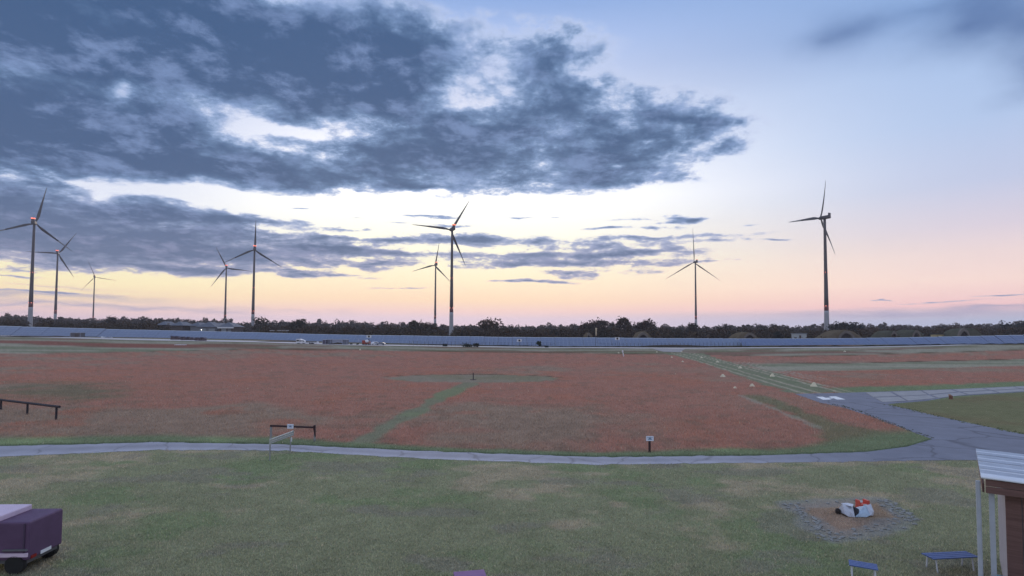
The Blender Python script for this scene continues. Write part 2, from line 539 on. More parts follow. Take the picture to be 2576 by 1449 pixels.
def ground_colour(x, y):
    """base colour of the turf at world positions, and how tall it stands"""
    z = land(x, y)
    u, v = survey(x, y, z)
    j = (F1.fbm(x, y, 3.0, 3) - .5)
    big = F2.fbm(x, y, 26.0, 4)
    mid = F3.fbm(x, y, 7.0, 4)
    fine = F1.fbm(x, y, 0.9, 3)
    far = sm((y - 60) / 120)
    # --- the flowering field
    col = lerp(np.broadcast_to(RED, x.shape + (3,)), DULL, sm((big - .50) * 6 + (mid - .5) * 2.2))
    col = lerp(col, REDDEEP, sm((mid - .53) * 6) * sm((y - 30) / 20) * .8)
    col = lerp(col, DULL * .75, sm((F1.fbm(x, y, 1.6, 3) - .58) * 8) * .5)
    tall = np.full(x.shape, .34)
    def lay(m, c, h):
        nonlocal col, tall
        m = np.clip(m, 0, 1)
        col = lerp(col, np.asarray(c), m) if np.asarray(c).ndim == 1 else col + (c - col) * m[..., None]
        tall = tall + (h - tall) * m
    jj = j * 6.0
    # greenish thin part at the left, in front of the rail
    lay(sm(1.2 - np.hypot((u - 150) / 230, (v - 985) / 30) + j) * .8, np.array([.17, .165, .105]), .25)
    lay(sm(1.0 - np.hypot((u - 1700) / 380, (v - 930) / 14) + j) * .5, DULL, .3)
    lay(sm(1.0 - np.hypot((u - 1950) / 330, (v - 1010) / 30) + j) * .35, DULL * 1.05, .3)
    # far bands along the runway
    runway_low = band(u, [-300, 0, 322, 640, 858, 1288, 1717, 2147, 2576, 2900], [838, 848, 858, 862.5, 869, 876, 878, 876, 865, 856])
    start = band(u, [-300, 0, 322, 640, 1288, 1717, 2000, 2147, 2576, 2900], [889, 891, 886, 879, 887, 893, 897, 894, 881, 872])
    bandm = sm((start - v + jj * .25) / 2.0)
    lay(bandm, lerp(np.broadcast_to(np.array([.19, .18, .115]), x.shape + (3,)), PALE * .9, sm((F2.fbm(x * .25, y, 10, 3) - .45) * 7)), .12)
    streak = F3.fbm(x * .12, y, 7.0, 3)
    lay(bandm * sm((streak - .56) * 12) * .8, np.array([.21, .115, .085]), .2)
    lay(sm(1 - np.abs(v - start + 1.0) / 1.2) * .7, np.array([.07, .07, .04]), .2)       # dark seam of taller growth
    # left end: the extra red and green strips
    le = sm((700 - u) / 250)
    r0, r1 = band(u, [0, 322, 700], [855, 863.5, 871]), band(u, [0, 322, 700], [864, 875, 874])
    lay(le * sm((v - r0) / 1.2) * sm((r1 - v) / 1.2) * .9, np.array([.25, .11, .085]), .25)
    lay(le * sm((v - r1) / 1.5) * sm((start - v) / 1.5) * .9, lerp(np.broadcast_to(MOWN, x.shape + (3,)), PALE, sm((streak - .42) * 6)), .12)
    # right of the mown strip: red, green, red
    ri = sm((u - (1765 + (v - 890) * 3.35)) / 30)
    g0, g1 = band(u, [1750, 2147, 2576, 2900], [915, 913, 903, 895]), band(u, [1750, 2147, 2576, 2900], [938, 934, 922, 912])
    lay(ri * sm((v - g0 + jj * .2) / 1.5) * sm((g1 - v + jj * .4) / 4), lerp(np.broadcast_to(MOWN, x.shape + (3,)), PALE, sm((streak - .30) * 4) * .9), .1)
    lay(ri * sm(1 - np.abs(v - g0) / 1.3) * .75, np.array([.07, .06, .045]), .3)
    edge = band(u, [2000, 2147, 2400, 2576, 2900], [989, 983, 977, 969, 956])
    lay(ri * sm((v - edge + 13 + jj) / 6), LUSH * 1.25, .22)
    # mown places
    sd = poly_dist(x, y, STRIP)
    lay(sm((sd + j * 3) / 1.2 + .5), lerp(np.broadcast_to(MOWN, x.shape + (3,)), LUSH * 1.1, sm((mid - .5) * 4) * .5), .08)
    a0, b0 = np.array(G(1705, 892).xy), np.array(G(2020, 988).xy)
    ax = (b0 - a0) / np.linalg.norm(b0 - a0)
    off = (x - a0[0]) * -ax[1] + (y - a0[1]) * ax[0]
    for o in (-.2, 2.0, 5.4, 7.2):
        lay(sm(1.2 - np.abs(off - o + j * .8) / .38) * sm((sd + 2) / 1.5) * .9, np.array([.42, .36, .27]), .01)
    for o in (9.2, 10.6, 12.0):
        lay(sm(1.2 - np.abs(off - o + j * .8) / .34) * sm((v - 905) / 10) * sm((965 - v) / 20) * .8, np.array([.40, .33, .26]), .02)
    pd = poly_dist(x, y, MOWN_PATH)
    lay(sm((pd - .2 + j * 1.6) / .7 + .5) * .9, lerp(np.broadcast_to(MOWN, x.shape + (3,)), LUSH * 1.3, sm((mid - .47) * 6) * .8), .07)
    cd = 12.6 + (np.hypot((x - CIRCLE_C.x) / 15.7, (y - CIRCLE_C.y) / 8.6) - 1) * 9
    lay(sm((12.6 - cd + j * 2.5) / .9) * .8, lerp(np.broadcast_to(np.array([.265, .250, .185]), x.shape + (3,)), MOWN, sm((mid - .45) * 5)), .07)
    lay(sm(1 - np.abs(cd - 12.9) / .6) * sm((y - CIRCLE_C.y) / 4) * .7, np.array([.085, .085, .055]), .3)
    # broken track with a rank green edge
    best = np.full(x.shape, 1e9); side = np.zeros(x.shape)
    tp = outline(TRACK)
    for (x0, y0), (x1, y1) in zip(tp[:-1], tp[1:]):
        dx, dy = x1 - x0, y1 - y0
        t = np.clip(((x - x0) * dx + (y - y0) * dy) / (dx * dx + dy * dy), 0, 1)
        d = np.hypot(x - x0 - t * dx, y - y0 - t * dy)
        s = (dx * (y - y0) - dy * (x - x0)) / math.hypot(dx, dy)
        side = np.where(d < best, s, side); best = np.minimum(best, d)
    lay(sm((1.5 + j * 3 + sm((v - 1060) / 50) * 2.6 - np.abs(side - 1.6)) / 1.2) * sm((best < 9).astype(float) * 2) * sm((v - 990) / 8) * .7, lerp(np.broadcast_to(LUSH, x.shape + (3,)), MOWN, sm((mid - .45) * 5)), .38)
    lay(sm((.28 + j * 1.5 - best) / .22) * .5, np.array([.34, .32, .25]), .03)
    # verge beside the road
    rt = np.interp(u, *ROAD_TOP)
    vw = band(u, [0, 711, 900, 1300, 1640, 2000, 2200, 2345], [26, 24, 20, 15, 18, 26, 60, 60])
    lay(sm((v - rt + vw + jj * 1.5) / (vw * .55)) * sm((u - 0) / 50 + 1), lerp(np.broadcast_to(LUSH * 1.15, x.shape + (3,)), FRESH * 1.2, sm((mid - .5) * 5)), .18)
    lay(sm((v - rt + 5) / 4) * sm((rt + 4 - v) / 4) * .7, np.array([.05, .075, .04]), .2)
    # lawn in front
    rl = np.interp(u, *ROAD_LOW)
    lw = sm((v - rl + 6) / 5)
    dry = sm((F2.fbm(x, y, 6.5, 5) * .6 + F1.fbm(x * .5, y, 1.4, 4) * .4 - .485) * 9) * .8
    lawn = lerp(np.broadcast_to(LAWN, x.shape + (3,)), DRY, dry)
    lawn = lerp(lawn, FRESH * .9, sm((F3.fbm(x * .7, y, 3.4, 5) - .50) * 8) * .75)
    lawn = lerp(lawn, np.array([.235, .215, .165]), sm((F1.fbm(x * .6, y, 1.8, 4) - .57) * 9) * .6)
    lay(lw, lawn, .06)
    fd = poly_dist(x, y, FIRE_AREA)
    lay(lw * sm((fd + j * 1.2) / .9 + .3), lerp(np.broadcast_to(np.array([.30, .215, .145]), x.shape + (3,)), DULL, sm((mid - .5) * 5)), .04)
    lay(lw * sm((.60 + j * 1.6 - np.abs(fd)) / .4) * .6, np.array([.27, .265, .245]), .02)
    # grass wedge on the right
    wd = poly_dist(x, y, WEDGE)
    lay(sm((wd + .4 + j) / .6), lerp(np.broadcast_to(OLIVE, x.shape + (3,)), np.array([.20, .175, .10]), sm((mid - .48) * 5)), .06)
    # open country behind the airfield
    lay(sm((y - 318) / 20), lerp(np.broadcast_to(np.array([.12, .115, .07]), x.shape + (3,)), DULL * .7, sm((big - .5) * 5)), .2)
    rw = band(u, [-300, 0, 149, 322, 640, 858, 1288, 1717, 2147, 2350, 2576, 2900], [834, 844, 847.2, 851.5, 857.5, 864.8, 872, 874.8, 872.6, 869, 862, 853])
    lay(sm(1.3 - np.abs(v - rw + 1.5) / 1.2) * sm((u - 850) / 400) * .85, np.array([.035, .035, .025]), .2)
    behind = sm((12 - y) / 6)
    lay(behind, lawn, .05)
    col = col * (0.86 + .28 * fine)[..., None]
    return col, tall, u, v

WEDGE = outline([(2236, 1019), (2330, 1010), (2410, 999), (2580, 987), (2760, 975), (2760, 1150), (2576, 1091), (2470, 1070), (2350, 1044)])

def build_ground():
    inner = np.radians(np.linspace(-50, 50, 1040))
    outer = np.radians(np.linspace(50, 310, 190))[1:-1]
    ang = np.concatenate([inner, outer])
    vs = np.concatenate([np.array([6000, 3000, 1900]), np.arange(1660, 845, -2.1), np.array([843.5, 842, 841, 840, 839.2, 838.4, 837.6])])
    rad = CAM_H * FPX / (vs - 836.0)
    R, A = np.meshgrid(rad, ang, indexing='ij')
    # rows of equal depth ahead, rings elsewhere
    k = np.where(np.abs(A) < 1.0, 1 / np.cos(np.clip(A, -1.0, 1.0)), 1 / math.cos(1.0))
    x, y = R * k * np.sin(A), R * k * np.cos(A)
    z = land(x, y) * sm((y + 0) / 5)
    c, _, _, _ = ground_colour(x, y)
    nr, na = R.shape
    idx = np.arange(nr * na).reshape(nr, na)
    nx = np.roll(idx, -1, 1)
    f = np.stack([idx[:-1], nx[:-1], nx[1:], idx[1:]], -1).reshape(-1, 4)
    verts = np.stack([x, y, z], -1).reshape(-1, 3)
    verts = np.concatenate([verts, [[0, 0, 0]]])
    cols = np.concatenate([c.reshape(-1, 3), [LAWN]])
    me = np_mesh('ground', verts, f[:, ::-1], cols, GROUND_MAT, True)
    o = link('ground', me)
    tag(o, kind='structure')
    # middle of the fan, below the camera
    fan = MB()
    fan.add([tuple(verts[i]) for i in idx[0]] + [(0, 0, 0)], [((i + 1) % na, i, na) for i in range(na)])
    tag(fan.build('ground_centre', mat('turf below', (.165, .19, .108))), kind='structure')

GROUND_MAT = mat('turf', (1, 1, 1), rough=1.0, spec=0.0, var=.16, scale=2.2, attr='tint')
build_ground()

def blades(n, u0, u1, v0, v1, keep, hscale, wscale, seed, lean=.5, bright=1.0, dmax=400, pale=.02, contrast=1.0):
    """grass or flower stems as real triangles, even in the picture so that they thin out with distance"""
    r = np.random.default_rng(seed)
    u, v = r.uniform(u0, u1, n), r.uniform(v0, v1, n)
    d = np.stack([(u - 1288) / FPX, (724.5 - v + SHIFT * 2576) / FPX, -np.ones(n)], -1) @ np.array(CR.to_3x3()).T
    t = -CAM_H / d[:, 2]
    for _ in range(12):
        t = (land(d[:, 0] * t, d[:, 1] * t) - CAM_H) / d[:, 2]
    x, y = d[:, 0] * t, d[:, 1] * t
    c, h, uu, vv = ground_colour(x, y)
    ok = keep(x, y, uu, vv, h, r) & (y < dmax) & (y > 8)
    x, y, c, h = x[ok], y[ok], c[ok], h[ok]
    n = len(x)
    z = land(x, y)
    a = r.uniform(0, 2 * PI, n)
    hh = h * hscale * r.uniform(.55, 1.35, n)
    w = wscale * r.uniform(.6, 1.4, n) * np.clip(y / 40, .6, 2.2)
    la, lr = r.uniform(0, 2 * PI, n), lean * hh * r.uniform(.2, 1, n)
    p0 = np.stack([x - np.cos(a) * w, y - np.sin(a) * w, z - .01], -1)
    p1 = np.stack([x + np.cos(a) * w, y + np.sin(a) * w, z - .01], -1)
    p2 = np.stack([x + np.cos(la) * lr, y + np.sin(la) * lr, z + hh], -1)
    verts = np.stack([p0, p1, p2], 1).reshape(-1, 3)
    g = (1 + contrast * r.uniform(-.34, .38, n))[:, None] * bright
    cc = c * g
    st = r.random(n) < pale                                  # bleached straws and seed heads
    grey = cc.mean(1, keepdims=True)
    cc = cc + (grey - cc) * (r.random(n) ** 2 * .45)[:, None]        # fading stems
    cc[st] = np.array([.46, .40, .30]) * r.uniform(.7, 1.25, (st.sum(), 1))
    cc = np.clip(cc, 0, .75)
    cols = np.stack([cc * .93, cc * .93, cc * 1.05], 1).reshape(-1, 3)
    return verts, np.arange(3 * n).reshape(-1, 3), cols

BLADE_MAT = mat('stems', (1, 1, 1), rough=1.0, spec=0.0, var=.05, scale=1.0, attr='tint')
_nt = BLADE_MAT.node_tree                 # thin stems pass light on: lit like the sward as a whole from either side
_pb = _nt.nodes['Principled BSDF']
_col = _pb.inputs['Base Color'].links[0].from_socket
_df, _tr, _ad = (_nt.nodes.new(k) for k in ('ShaderNodeBsdfDiffuse', 'ShaderNodeBsdfTranslucent', 'ShaderNodeAddShader'))
for _n, _z in ((_df, 1.0), (_tr, -1.0)):
    _c = _nt.nodes.new('ShaderNodeCombineXYZ')
    _c.inputs[2].default_value = _z
    _nt.links.new(_c.outputs[0], _n.inputs['Normal'])
    _nt.links.new(_col, _n.inputs['Color'])
_nt.links.new(_df.outputs[0], _ad.inputs[0]); _nt.links.new(_tr.outputs[0], _ad.inputs[1])
_nt.links.new(_ad.outputs[0], _nt.nodes['Material Output'].inputs['Surface'])
_nt.nodes.remove(_pb)
def turf(name, label, *a, **k):
    vtx, fc, co = blades(*a, **k)
    o = link(name, np_mesh(name, vtx, fc, co, BLADE_MAT))
    return tag(o, kind='stuff')

def off_hard(x, y, u, v):
    """clear of road, branch road and slabs"""
    rt, rl = np.interp(u, *ROAD_TOP), np.interp(u, *ROAD_LOW)
    ok = (v < rt + .5) | (v > rl - .5)
    return ok & (poly_dist(x, y, APRON) < -.05)

APRON = outline([(1998, 991), (2100, 989), (2230, 985), (2400, 979), (2580, 971), (2760, 962), (2760, 974), (2580, 986), (2400, 997), (2330, 1009), (2232, 1017),
                 (2350, 1045), (2470, 1071), (2580, 1094), (2760, 1150), (2760, 1172), (2580, 1158), (2415, 1158), (2200, 1160), (2182, 1137), (2282, 1124), (2345, 1105), (2290, 1085),
                 (2200, 1052), (2130, 1028), (2062, 1013)])
turf('lawn_grass', '', 320000, -60, 2640, 1128, 1470, lambda x, y, u, v, h, r: off_hard(x, y, u, v) & (v > np.interp(u, *ROAD_LOW)), 1.15, .019, 5, lean=.9, bright=1.12, pale=.05)
turf('field_flowers', '', 230000, -60, 2640, 885, 1150, lambda x, y, u, v, h, r: off_hard(x, y, u, v) & (v < np.interp(u, *ROAD_TOP)) & (r.random(len(x)) < np.clip((v - 870) / 160, .15, 1)), .62, .014, 6, lean=.8, bright=1.0, contrast=.38, pale=.010)

# ------------------------------------------------------------------ roads, runway, apron
def sheet(name, pts, lift, m, parent=None, cuts=0):
    """flat filled outline a few millimetres above the turf"""
    bm = bmesh.new()
    vs = [bm.verts.new((x, y, lz(x, y) + lift)) for x, y in pts]
    bm.faces.new(vs)
    bmesh.ops.triangulate(bm, faces=bm.faces[:])
    me = bpy.data.meshes.new(name)
    bm.to_mesh(me); bm.free()
    if sum(p.normal.z for p in me.polygons) < 0:
        me.flip_normals()
    me.materials.append(m)
    return link(name, me, parent)

def ribbon(name, us, top, low, lift, m, wob=0.0, seed=3, tints=None):
    """strip between two surveyed edges, draped on the land"""
    r = np.random.default_rng(seed)
    verts, faces = [], []
    k = 9
    for u in us:
        a, b = G(u, np.interp(u, *low)), G(u, np.interp(u, *top))
        for i in range(k):
            p = a.lerp(b, i / (k - 1))
            if i in (0, k - 1):
                p = p + (b - a).normalized() * r.normal(0, wob)
            verts.append((p.x, p.y, lz(p.x, p.y) + lift))
    for i in range(len(us) - 1):
        for q in range(k - 1):
            faces.append((i * k + q, (i + 1) * k + q, (i + 1) * k + q + 1, i * k + q + 1))
    mb = MB(); mb.add(verts, faces)
    o = mb.build(name, m)
    if tints is not None:
        a = o.data.color_attributes.new('tint', 'FLOAT_COLOR', 'POINT')
        for i in range(len(verts)):
            a.data[i].color = (*tints(us[i // k], (i % k) / (k - 1)), 1)
    return tag(o, kind='structure')

ASPHALT = mat('old asphalt', (.190, .200, .245), rough=.9, spec=.2, var=.16, scale=.45, crack=.16)
ROADM = mat('bleached road', (.310, .315, .370), rough=.85, spec=.3, var=.16, scale=.6, attr='tint', crack=.22)
CONC = mat('apron concrete', (.300, .300, .31), rough=.85, spec=.3, var=.2, scale=.8)
RUNWAY = mat('runway concrete', (.50, .46, .45), rough=.9, spec=.25, var=.12, scale=.05, stretch=(.2, 1, 1))
WHITE = mat('white road paint', (.80, .80, .80), rough=.6, spec=.4, var=.06, scale=3)
JOINT = mat('joint growth', (.105, .112, .085), rough=1, spec=0, var=.3, scale=6)

def road_tint(u, q):
    t = float(sm((u - 1750) / 480.0))
    wear = 1.0 + .22 * math.exp(-((q - .12) / .12) ** 2) - .13 * math.exp(-((q - .55) / .16) ** 2) + .08 * math.exp(-((q - .85) / .1) ** 2)
    a, b = np.array([.300, .302, .350]), np.array([.190, .200, .245])
    return (a + (b - a) * t) * (1 + (wear - 1) * (1 - t))
ribbon('road', list(range(-700, 2300, 20)), ROAD_TOP, ROAD_LOW, .012, ROADM, .10, tints=road_tint)
RW_TOP = ([-300, 0, 149, 322, 640, 858, 1288, 1717, 2147, 2350, 2576, 2900], [834, 844, 847.2, 851.5, 857.5, 864.8, 872, 874.8, 872.6, 869, 862, 853])
RW_LOW = ([-300, 0, 149, 322, 640, 858, 1288, 1717, 2147, 2350, 2576, 2900], [835.5, 846, 850, 855.5, 861, 868.3, 874.6, 877.2, 874.6, 871, 863.6, 854.4])
ribbon('runway', list(range(-280, 2880, 24)), RW_TOP, RW_LOW, .05, RUNWAY)
# rank dark growth along the far edge of the runway
vs, fs = [], []
us = list(range(860, 2860, 8))
for i, u in enumerate(us):
    p = GF(u, float(np.interp(u, *RW_TOP)) - .25, 304)
    h = .55 * (.6 + .8 * float(F1.one(np.array(u * .11), np.array(3.0)))) * min(1, (u - 850) / 300)
    vs += [(p.x, p.y, p.z), (p.x, p.y + .5, p.z + h), (p.x, p.y + 2.2, p.z + h * .8), (p.x, p.y + 2.8, p.z - .1)]
for i in range(len(us) - 1):
    for q in range(3):
        fs.append((i * 4 + q, (i + 1) * 4 + q, (i + 1) * 4 + q + 1, i * 4 + q + 1))
mb = MB(); mb.add(vs, fs)
tag(mb.build('verge_weeds', mat('rank verge', (.040, .040, .030), rough=1, spec=0, var=.35, scale=.5)), kind='stuff')
# the stub of taxiway that meets the runway at the mown strip
sheet('taxiway_stub', outline([(1640, 877.5), (1725, 877), (1712, 886), (1668, 885)]), .06, mat('grey stub', (.26, .25, .26), var=.15, scale=.3))['kind'] = 'structure'

apron = sheet('apron', APRON, .016, ASPHALT)
apron['kind'] = 'structure'
# pale slabs of the taxiway strip
TOPE = ([2180, 2230, 2400, 2580, 2760], [986.8, 985.3, 979.3, 971.3, 962.5])
LOWE = ([2180, 2232, 2330, 2400, 2580, 2760], [1016, 1013, 1008, 996.3, 985.3, 973.5])
cutsu = [2196, 2262, 2338, 2414, 2492, 2570, 2640]
for i in range(len(cutsu) - 1):
    a, b = cutsu[i], cutsu[i + 1]
    for row in ((.06, .47), (.53, .95)):
        q = []
        for uu, t in ((a + 3, row[1]), (b - 3, row[1]), (b - 3, row[0]), (a + 3, row[0])):
            uu2 = uu + (t - .5) * 46
            q.append((uu2, np.interp(uu2, *TOPE) * (1 - t) + np.interp(uu2, *LOWE) * t))
        mb = MB()
        pts = outline(q)
        jx, jy = rng.normal(0, .04, 2)
        n4 = [(x + jx, y + jy, .020) for x, y in pts] + [(x + jx, y + jy, .046 + .008 * rng.random()) for x, y in pts]
        mb.add(n4, [(4, 5, 6, 7), (0, 1, 5, 4), (1, 2, 6, 5), (2, 3, 7, 6), (3, 0, 4, 7)])
        mb.build('concrete_slab', CONC, apron)
# letter H
hm = MB()
for q in ([(2052.6, 998.6), (2068.9, 998.2), (2092.3, 1005.6), (2070.8, 1006)], [(2084.8, 997.7), (2102.6, 997.4), (2127, 1005.2), (2105.5, 1005.6)],
          [(2077.2, 1000.9), (2092.6, 1000.5), (2099.6, 1002.7), (2084.4, 1003.2)]):
    hm.add([(x, y, .022) for x, y in outline(q)], [(3, 2, 1, 0)])
hm.build('painted_letter', WHITE, apron)
# overgrown joints along both edges of the branch road
def seam(pts, w, seed):
    r = np.random.default_rng(seed)
    mb = MB()
    P3 = [Vector((*p, 0)) for p in outline(pts)]
    for a, b in zip(P3[:-1], P3[1:]):
        d = (b - a); L = d.length; d.normalize(); nrm = Vector((-d.y, d.x, 0))
        n = int(L / .09)
        for i in range(n):
            if r.random() < .25:
                continue
            c = a + d * (L * (i + r.random()) / n) + nrm * r.normal(0, w)
            s, h = r.uniform(.05, .19), r.uniform(.03, .10)
            t = r.uniform(0, PI)
            e = Vector((math.cos(t), math.sin(t), 0)) * s
            f = Vector((-e.y, e.x, 0)) * .6
            mb.add([c - e, c + f, c + e, c - f, c + Vector((r.normal(0, .05), r.normal(0, .05), h))], [(0, 1, 4), (1, 2, 4), (2, 3, 4), (3, 0, 4)])
    return mb
g = seam([(2060, 1016), (2110, 1020), (2160, 1034), (2240, 1066), (2300, 1086), (2345, 1103)], .16, 4)
tag(g.build('joint_weeds', JOINT), kind='stuff')
g = seam([(2236, 1019), (2350, 1045), (2470, 1071), (2580, 1094)], .3, 9)
tag(g.build('edge_weeds', mat('edge growth', (.13, .14, .075), rough=1, spec=0, var=.3, scale=6)), kind='stuff')

# ------------------------------------------------------------------ wind turbines
DARKSTEEL = mat('backlit dark tower steel', (.085, .078, .085), rough=.55, spec=.35, var=.06, scale=.1)  # backlit darkness against the bright sky put into the steel colour
TOWERFOOT = mat('pale tower foot', (.34, .35, .38), rough=.8, spec=.25, var=.08, scale=.15)  # lower tower reads lighter: that tone put into the colour, footing too
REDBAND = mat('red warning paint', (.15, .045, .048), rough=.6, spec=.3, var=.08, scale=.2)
BLADE = mat('backlit blade grey', (.075, .075, .085), rough=.5, spec=.35, var=.05, scale=.1)  # dark silhouette of the backlit blades put into their colour
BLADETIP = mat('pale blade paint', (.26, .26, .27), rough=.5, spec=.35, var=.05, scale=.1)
LAMPR = mat('red warning lamp', (.5, .05, .03), rough=.4, emit=(1.0, .22, .12), emit_k=2.0)
LAMPS = mat('small red lamp', (.5, .05, .03), rough=.4, emit=(1.0, .30, .22), emit_k=1.6)

_m = MB(); _m.box((0, 0, 0), (.7, .8, .8), 0, .8)
LAMP_MESH = _m.mesh('tower_lamp', LAMPS)
_m = MB(); _m.lathe([(.5, 0), (.75, .1), (.75, 1.0), (.45, 1.3)], 10)
OBST_MESH = _m.mesh('obstruction_lamp', LAMPR)

def blade_mesh(R, thin=1.0):
    secs = [(.0, 1.9, 1.9, 0), (.04, 1.9, 1.8, 0), (.10, 2.7, 1.3, 14), (.2, 3.7, .85, 11), (.35, 3.0, .55, 7), (.5, 2.35, .4, 4), (.62, 1.9, .32, 3)]
    outer = [(.62, 1.9, .32, 3), (.75, 1.45, .24, 2), (.88, 1.05, .17, 1), (.97, .65, .1, 0), (1.0, .15, .05, 0)]
    def loft(ss):
        n, vs, fs = 10, [], []
        for t, ch, th, tw in ss:
            tw = math.radians(tw)
            sc = R / 54 * thin
            for i in range(n):
                a = 2 * PI * i / n
                px = ch * sc * .5 * math.cos(a) + ch * sc * (.22 if t > .06 else 0)
                py = th * sc * .5 * math.sin(a)
                bend = 2.6 * sc * t * t
                vs.append((px * math.cos(tw) - py * math.sin(tw), px * math.sin(tw) + py * math.cos(tw) + bend + R * t * .035, 1.2 + (R - 1.2) * t))
        for k in range(len(ss) - 1):
            for i in range(n):
                fs.append((k * n + i, k * n + (i + 1) % n, (k + 1) * n + (i + 1) % n, (k + 1) * n + i))
        fs += [tuple(range(n - 1, -1, -1)), tuple(range((len(ss) - 1) * n, len(ss) * n))]
        mb = MB(); mb.add(vs, fs)
        return mb
    return loft(secs), loft(outer)

def turbine(label, hub_uv, Rpx, phase, R=54.0, yaw=-27.6, lamp=1.0, thick=1.0, thin=1.0):
    Y = FPX * R / Rpx
    hub = at(*hub_uv, Y)
    ax = Vector((math.sin(math.radians(yaw)), math.cos(math.radians(yaw)), 0))   # rotor faces away, into the wind
    base = hub - ax * 5.2
    gz = lz(base.x, base.y)
    t = thing('wind_turbine', label, 'wind turbine', (base.x, base.y, gz), -math.radians(yaw), 'wind turbines beyond the airfield')
    H = hub.z - gz
    rb, rt = 3.0 * thick, 1.45 * thick
    def rad(q):                                        # flared foot, then a slim taper
        return rt + (rb - rt) * ((1 - q) ** 1.35)
    def seg(name, q0, q1, m, n=8, grow=0.0):
        mb = MB()
        mb.lathe([(rad(q0 + (q1 - q0) * i / n) + grow, (H - 2.4) * (q0 + (q1 - q0) * i / n)) for i in range(n + 1)], 20)
        return mb.build(name, m, t, True)
    seg('tower_base', 0.0, .235, TOWERFOOT)
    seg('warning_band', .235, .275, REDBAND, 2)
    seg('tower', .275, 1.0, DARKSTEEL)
    mb = MB()
    mb.lathe([(rb + 1.6, -.6), (rb + 1.6, .5), (rb + .5, .9)], 20)
    mb.build('foundation', TOWERFOOT, t)
    for q in (.275, .555):
        for i in range(4):
            a = 2 * PI * i / 4 + .4
            r = rad(q) + .22
            o = link('tower_lamp', LAMP_MESH, t)
            o.location = (r * math.cos(a), r * math.sin(a), (H - 2.4) * q)
            o.rotation_euler = (0, 0, a)
    mb = MB()
    mb.prism([(-1.9, -2.0), (1.9, -2.0), (2.1, -1.2), (2.1, 1.4), (1.6, 2.0), (-1.6, 2.0), (-2.1, 1.4), (-2.1, -1.2)], -6.6, 3.2)
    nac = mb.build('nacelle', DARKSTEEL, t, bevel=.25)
    nac.location = (0, 0, H)
    cb = MB(); cb.box((0, -6.0, 3.2), (3.9, .9, 2.6))
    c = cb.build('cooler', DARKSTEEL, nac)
    if lamp:
        for sx in (-1.35, 1.35):
            o = link('obstruction_lamp', OBST_MESH, nac)
            o.location = (sx, -6.0, 4.4)
            o.scale = (1.5 * lamp, 1.1, 1.2 * lamp)
    hb = MB()
    hb.lathe([(1.5, -2.0), (1.95, -.8), (2.0, .6), (1.6, 1.7), (.8, 2.4), (.05, 2.65)], 16)
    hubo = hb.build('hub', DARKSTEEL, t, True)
    hubo.location = (0, 5.2, H)
    hubo.rotation_euler = (-PI / 2, 0, 0)
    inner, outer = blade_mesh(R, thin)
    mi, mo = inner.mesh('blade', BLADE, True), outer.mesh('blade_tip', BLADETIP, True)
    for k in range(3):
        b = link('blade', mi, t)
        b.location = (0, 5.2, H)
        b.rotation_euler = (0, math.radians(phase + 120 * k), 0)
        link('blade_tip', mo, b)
    return t

turbine('large wind turbine at the far left with glowing red lamps above its nacelle', (89, 562), 98.6, 10.5)
turbine('smaller lamp-topped wind turbine just right of the large far-left one', (147, 638), 66.0, 31)
turbine('faint small wind turbine third from the left, farthest of all', (239, 697), 47.5, -21.5, lamp=.4, thin=.5, thick=.85)
turbine('wind turbine just left of the tall one beside the grey hangars', (569.5, 674), 58.5, -25.5)
turbine('tall wind turbine right of the grey hangars, one blade straight up', (640, 628), 78.9, 1.3)
turbine('small wind turbine half behind the tall one in the middle', (1094, 667), 60.7, 12)
turbine('tall wind turbine in the middle with one blade pointing level left', (1134, 578), 99.4, 33)
turbine('slim three-bladed wind turbine standing alone left of the dark far-right one', (1746, 660), 88.5, 0, R=75, yaw=-12, lamp=.5, thick=.95, thin=.55)
turbine('dark wind turbine at far right seen obliquely, tallest against the sky', (2064, 549), 113, 20, lamp=0)

# ------------------------------------------------------------------ woodland
LEAF = mat('woodland leaves', (1, 1, 1), rough=1.0, spec=0.0, var=.15, scale=.25, attr='tint')
BARK = mat('bark', (.06, .05, .045), rough=1, spec=0, var=.2, scale=1.5)

def clump_cloud(centres, radii, per, size, seed, base, spread=.35):
    """leaf clumps scattered through crown volumes: arrays for one mesh"""
    r = np.random.default_rng(seed)
    centres, radii = np.asarray(centres, float), np.asarray(radii, float)
    n = len(centres)
    d = r.normal(size=(n, per, 3))
    d /= np.linalg.norm(d, axis=-1, keepdims=True)
    rr = r.uniform(.35, 1.0, (n, per, 1)) ** .5
    lump = 1 + spread * np.sin(d[..., :1] * 5 + r.uniform(0, 6, (n, 1, 1))) * np.cos(d[..., 2:3] * 4 + r.uniform(0, 6, (n, 1, 1)))
    p = centres[:, None] + d * rr * lump * radii[:, None]
    p = p.reshape(-1, 3)
    k = len(p)
    a = r.normal(size=(k, 3)); a /= np.linalg.norm(a, axis=1, keepdims=True)
    b = np.cross(a, r.normal(size=(k, 3))); b /= np.linalg.norm(b, axis=1, keepdims=True) + 1e-9
    s = (size * r.uniform(.5, 1.3, k))[:, None]
    v = np.stack([p - a * s, p + b * s * .6, p + a * s, p - b * s * .6], 1).reshape(-1, 3)
    tone = np.repeat(r.uniform(.65, 1.35, (n, 1, 1)) * (1 + r.uniform(-.35, .35, (n, per, 1))), 1, axis=2).reshape(-1, 1)
    hue = np.repeat(r.uniform(-.012, .016, (n, 1)), per, 1).reshape(-1, 1)
    c = np.asarray(base)[None] * tone + hue * np.array([1, .1, -.2])
    c = np.repeat(np.clip(c, .008, .3), 4, 0)
    return v, np.arange(4 * k).reshape(-1, 4), c

def horizon_v(u):
    return 836 + ROLL * (u - 1288)

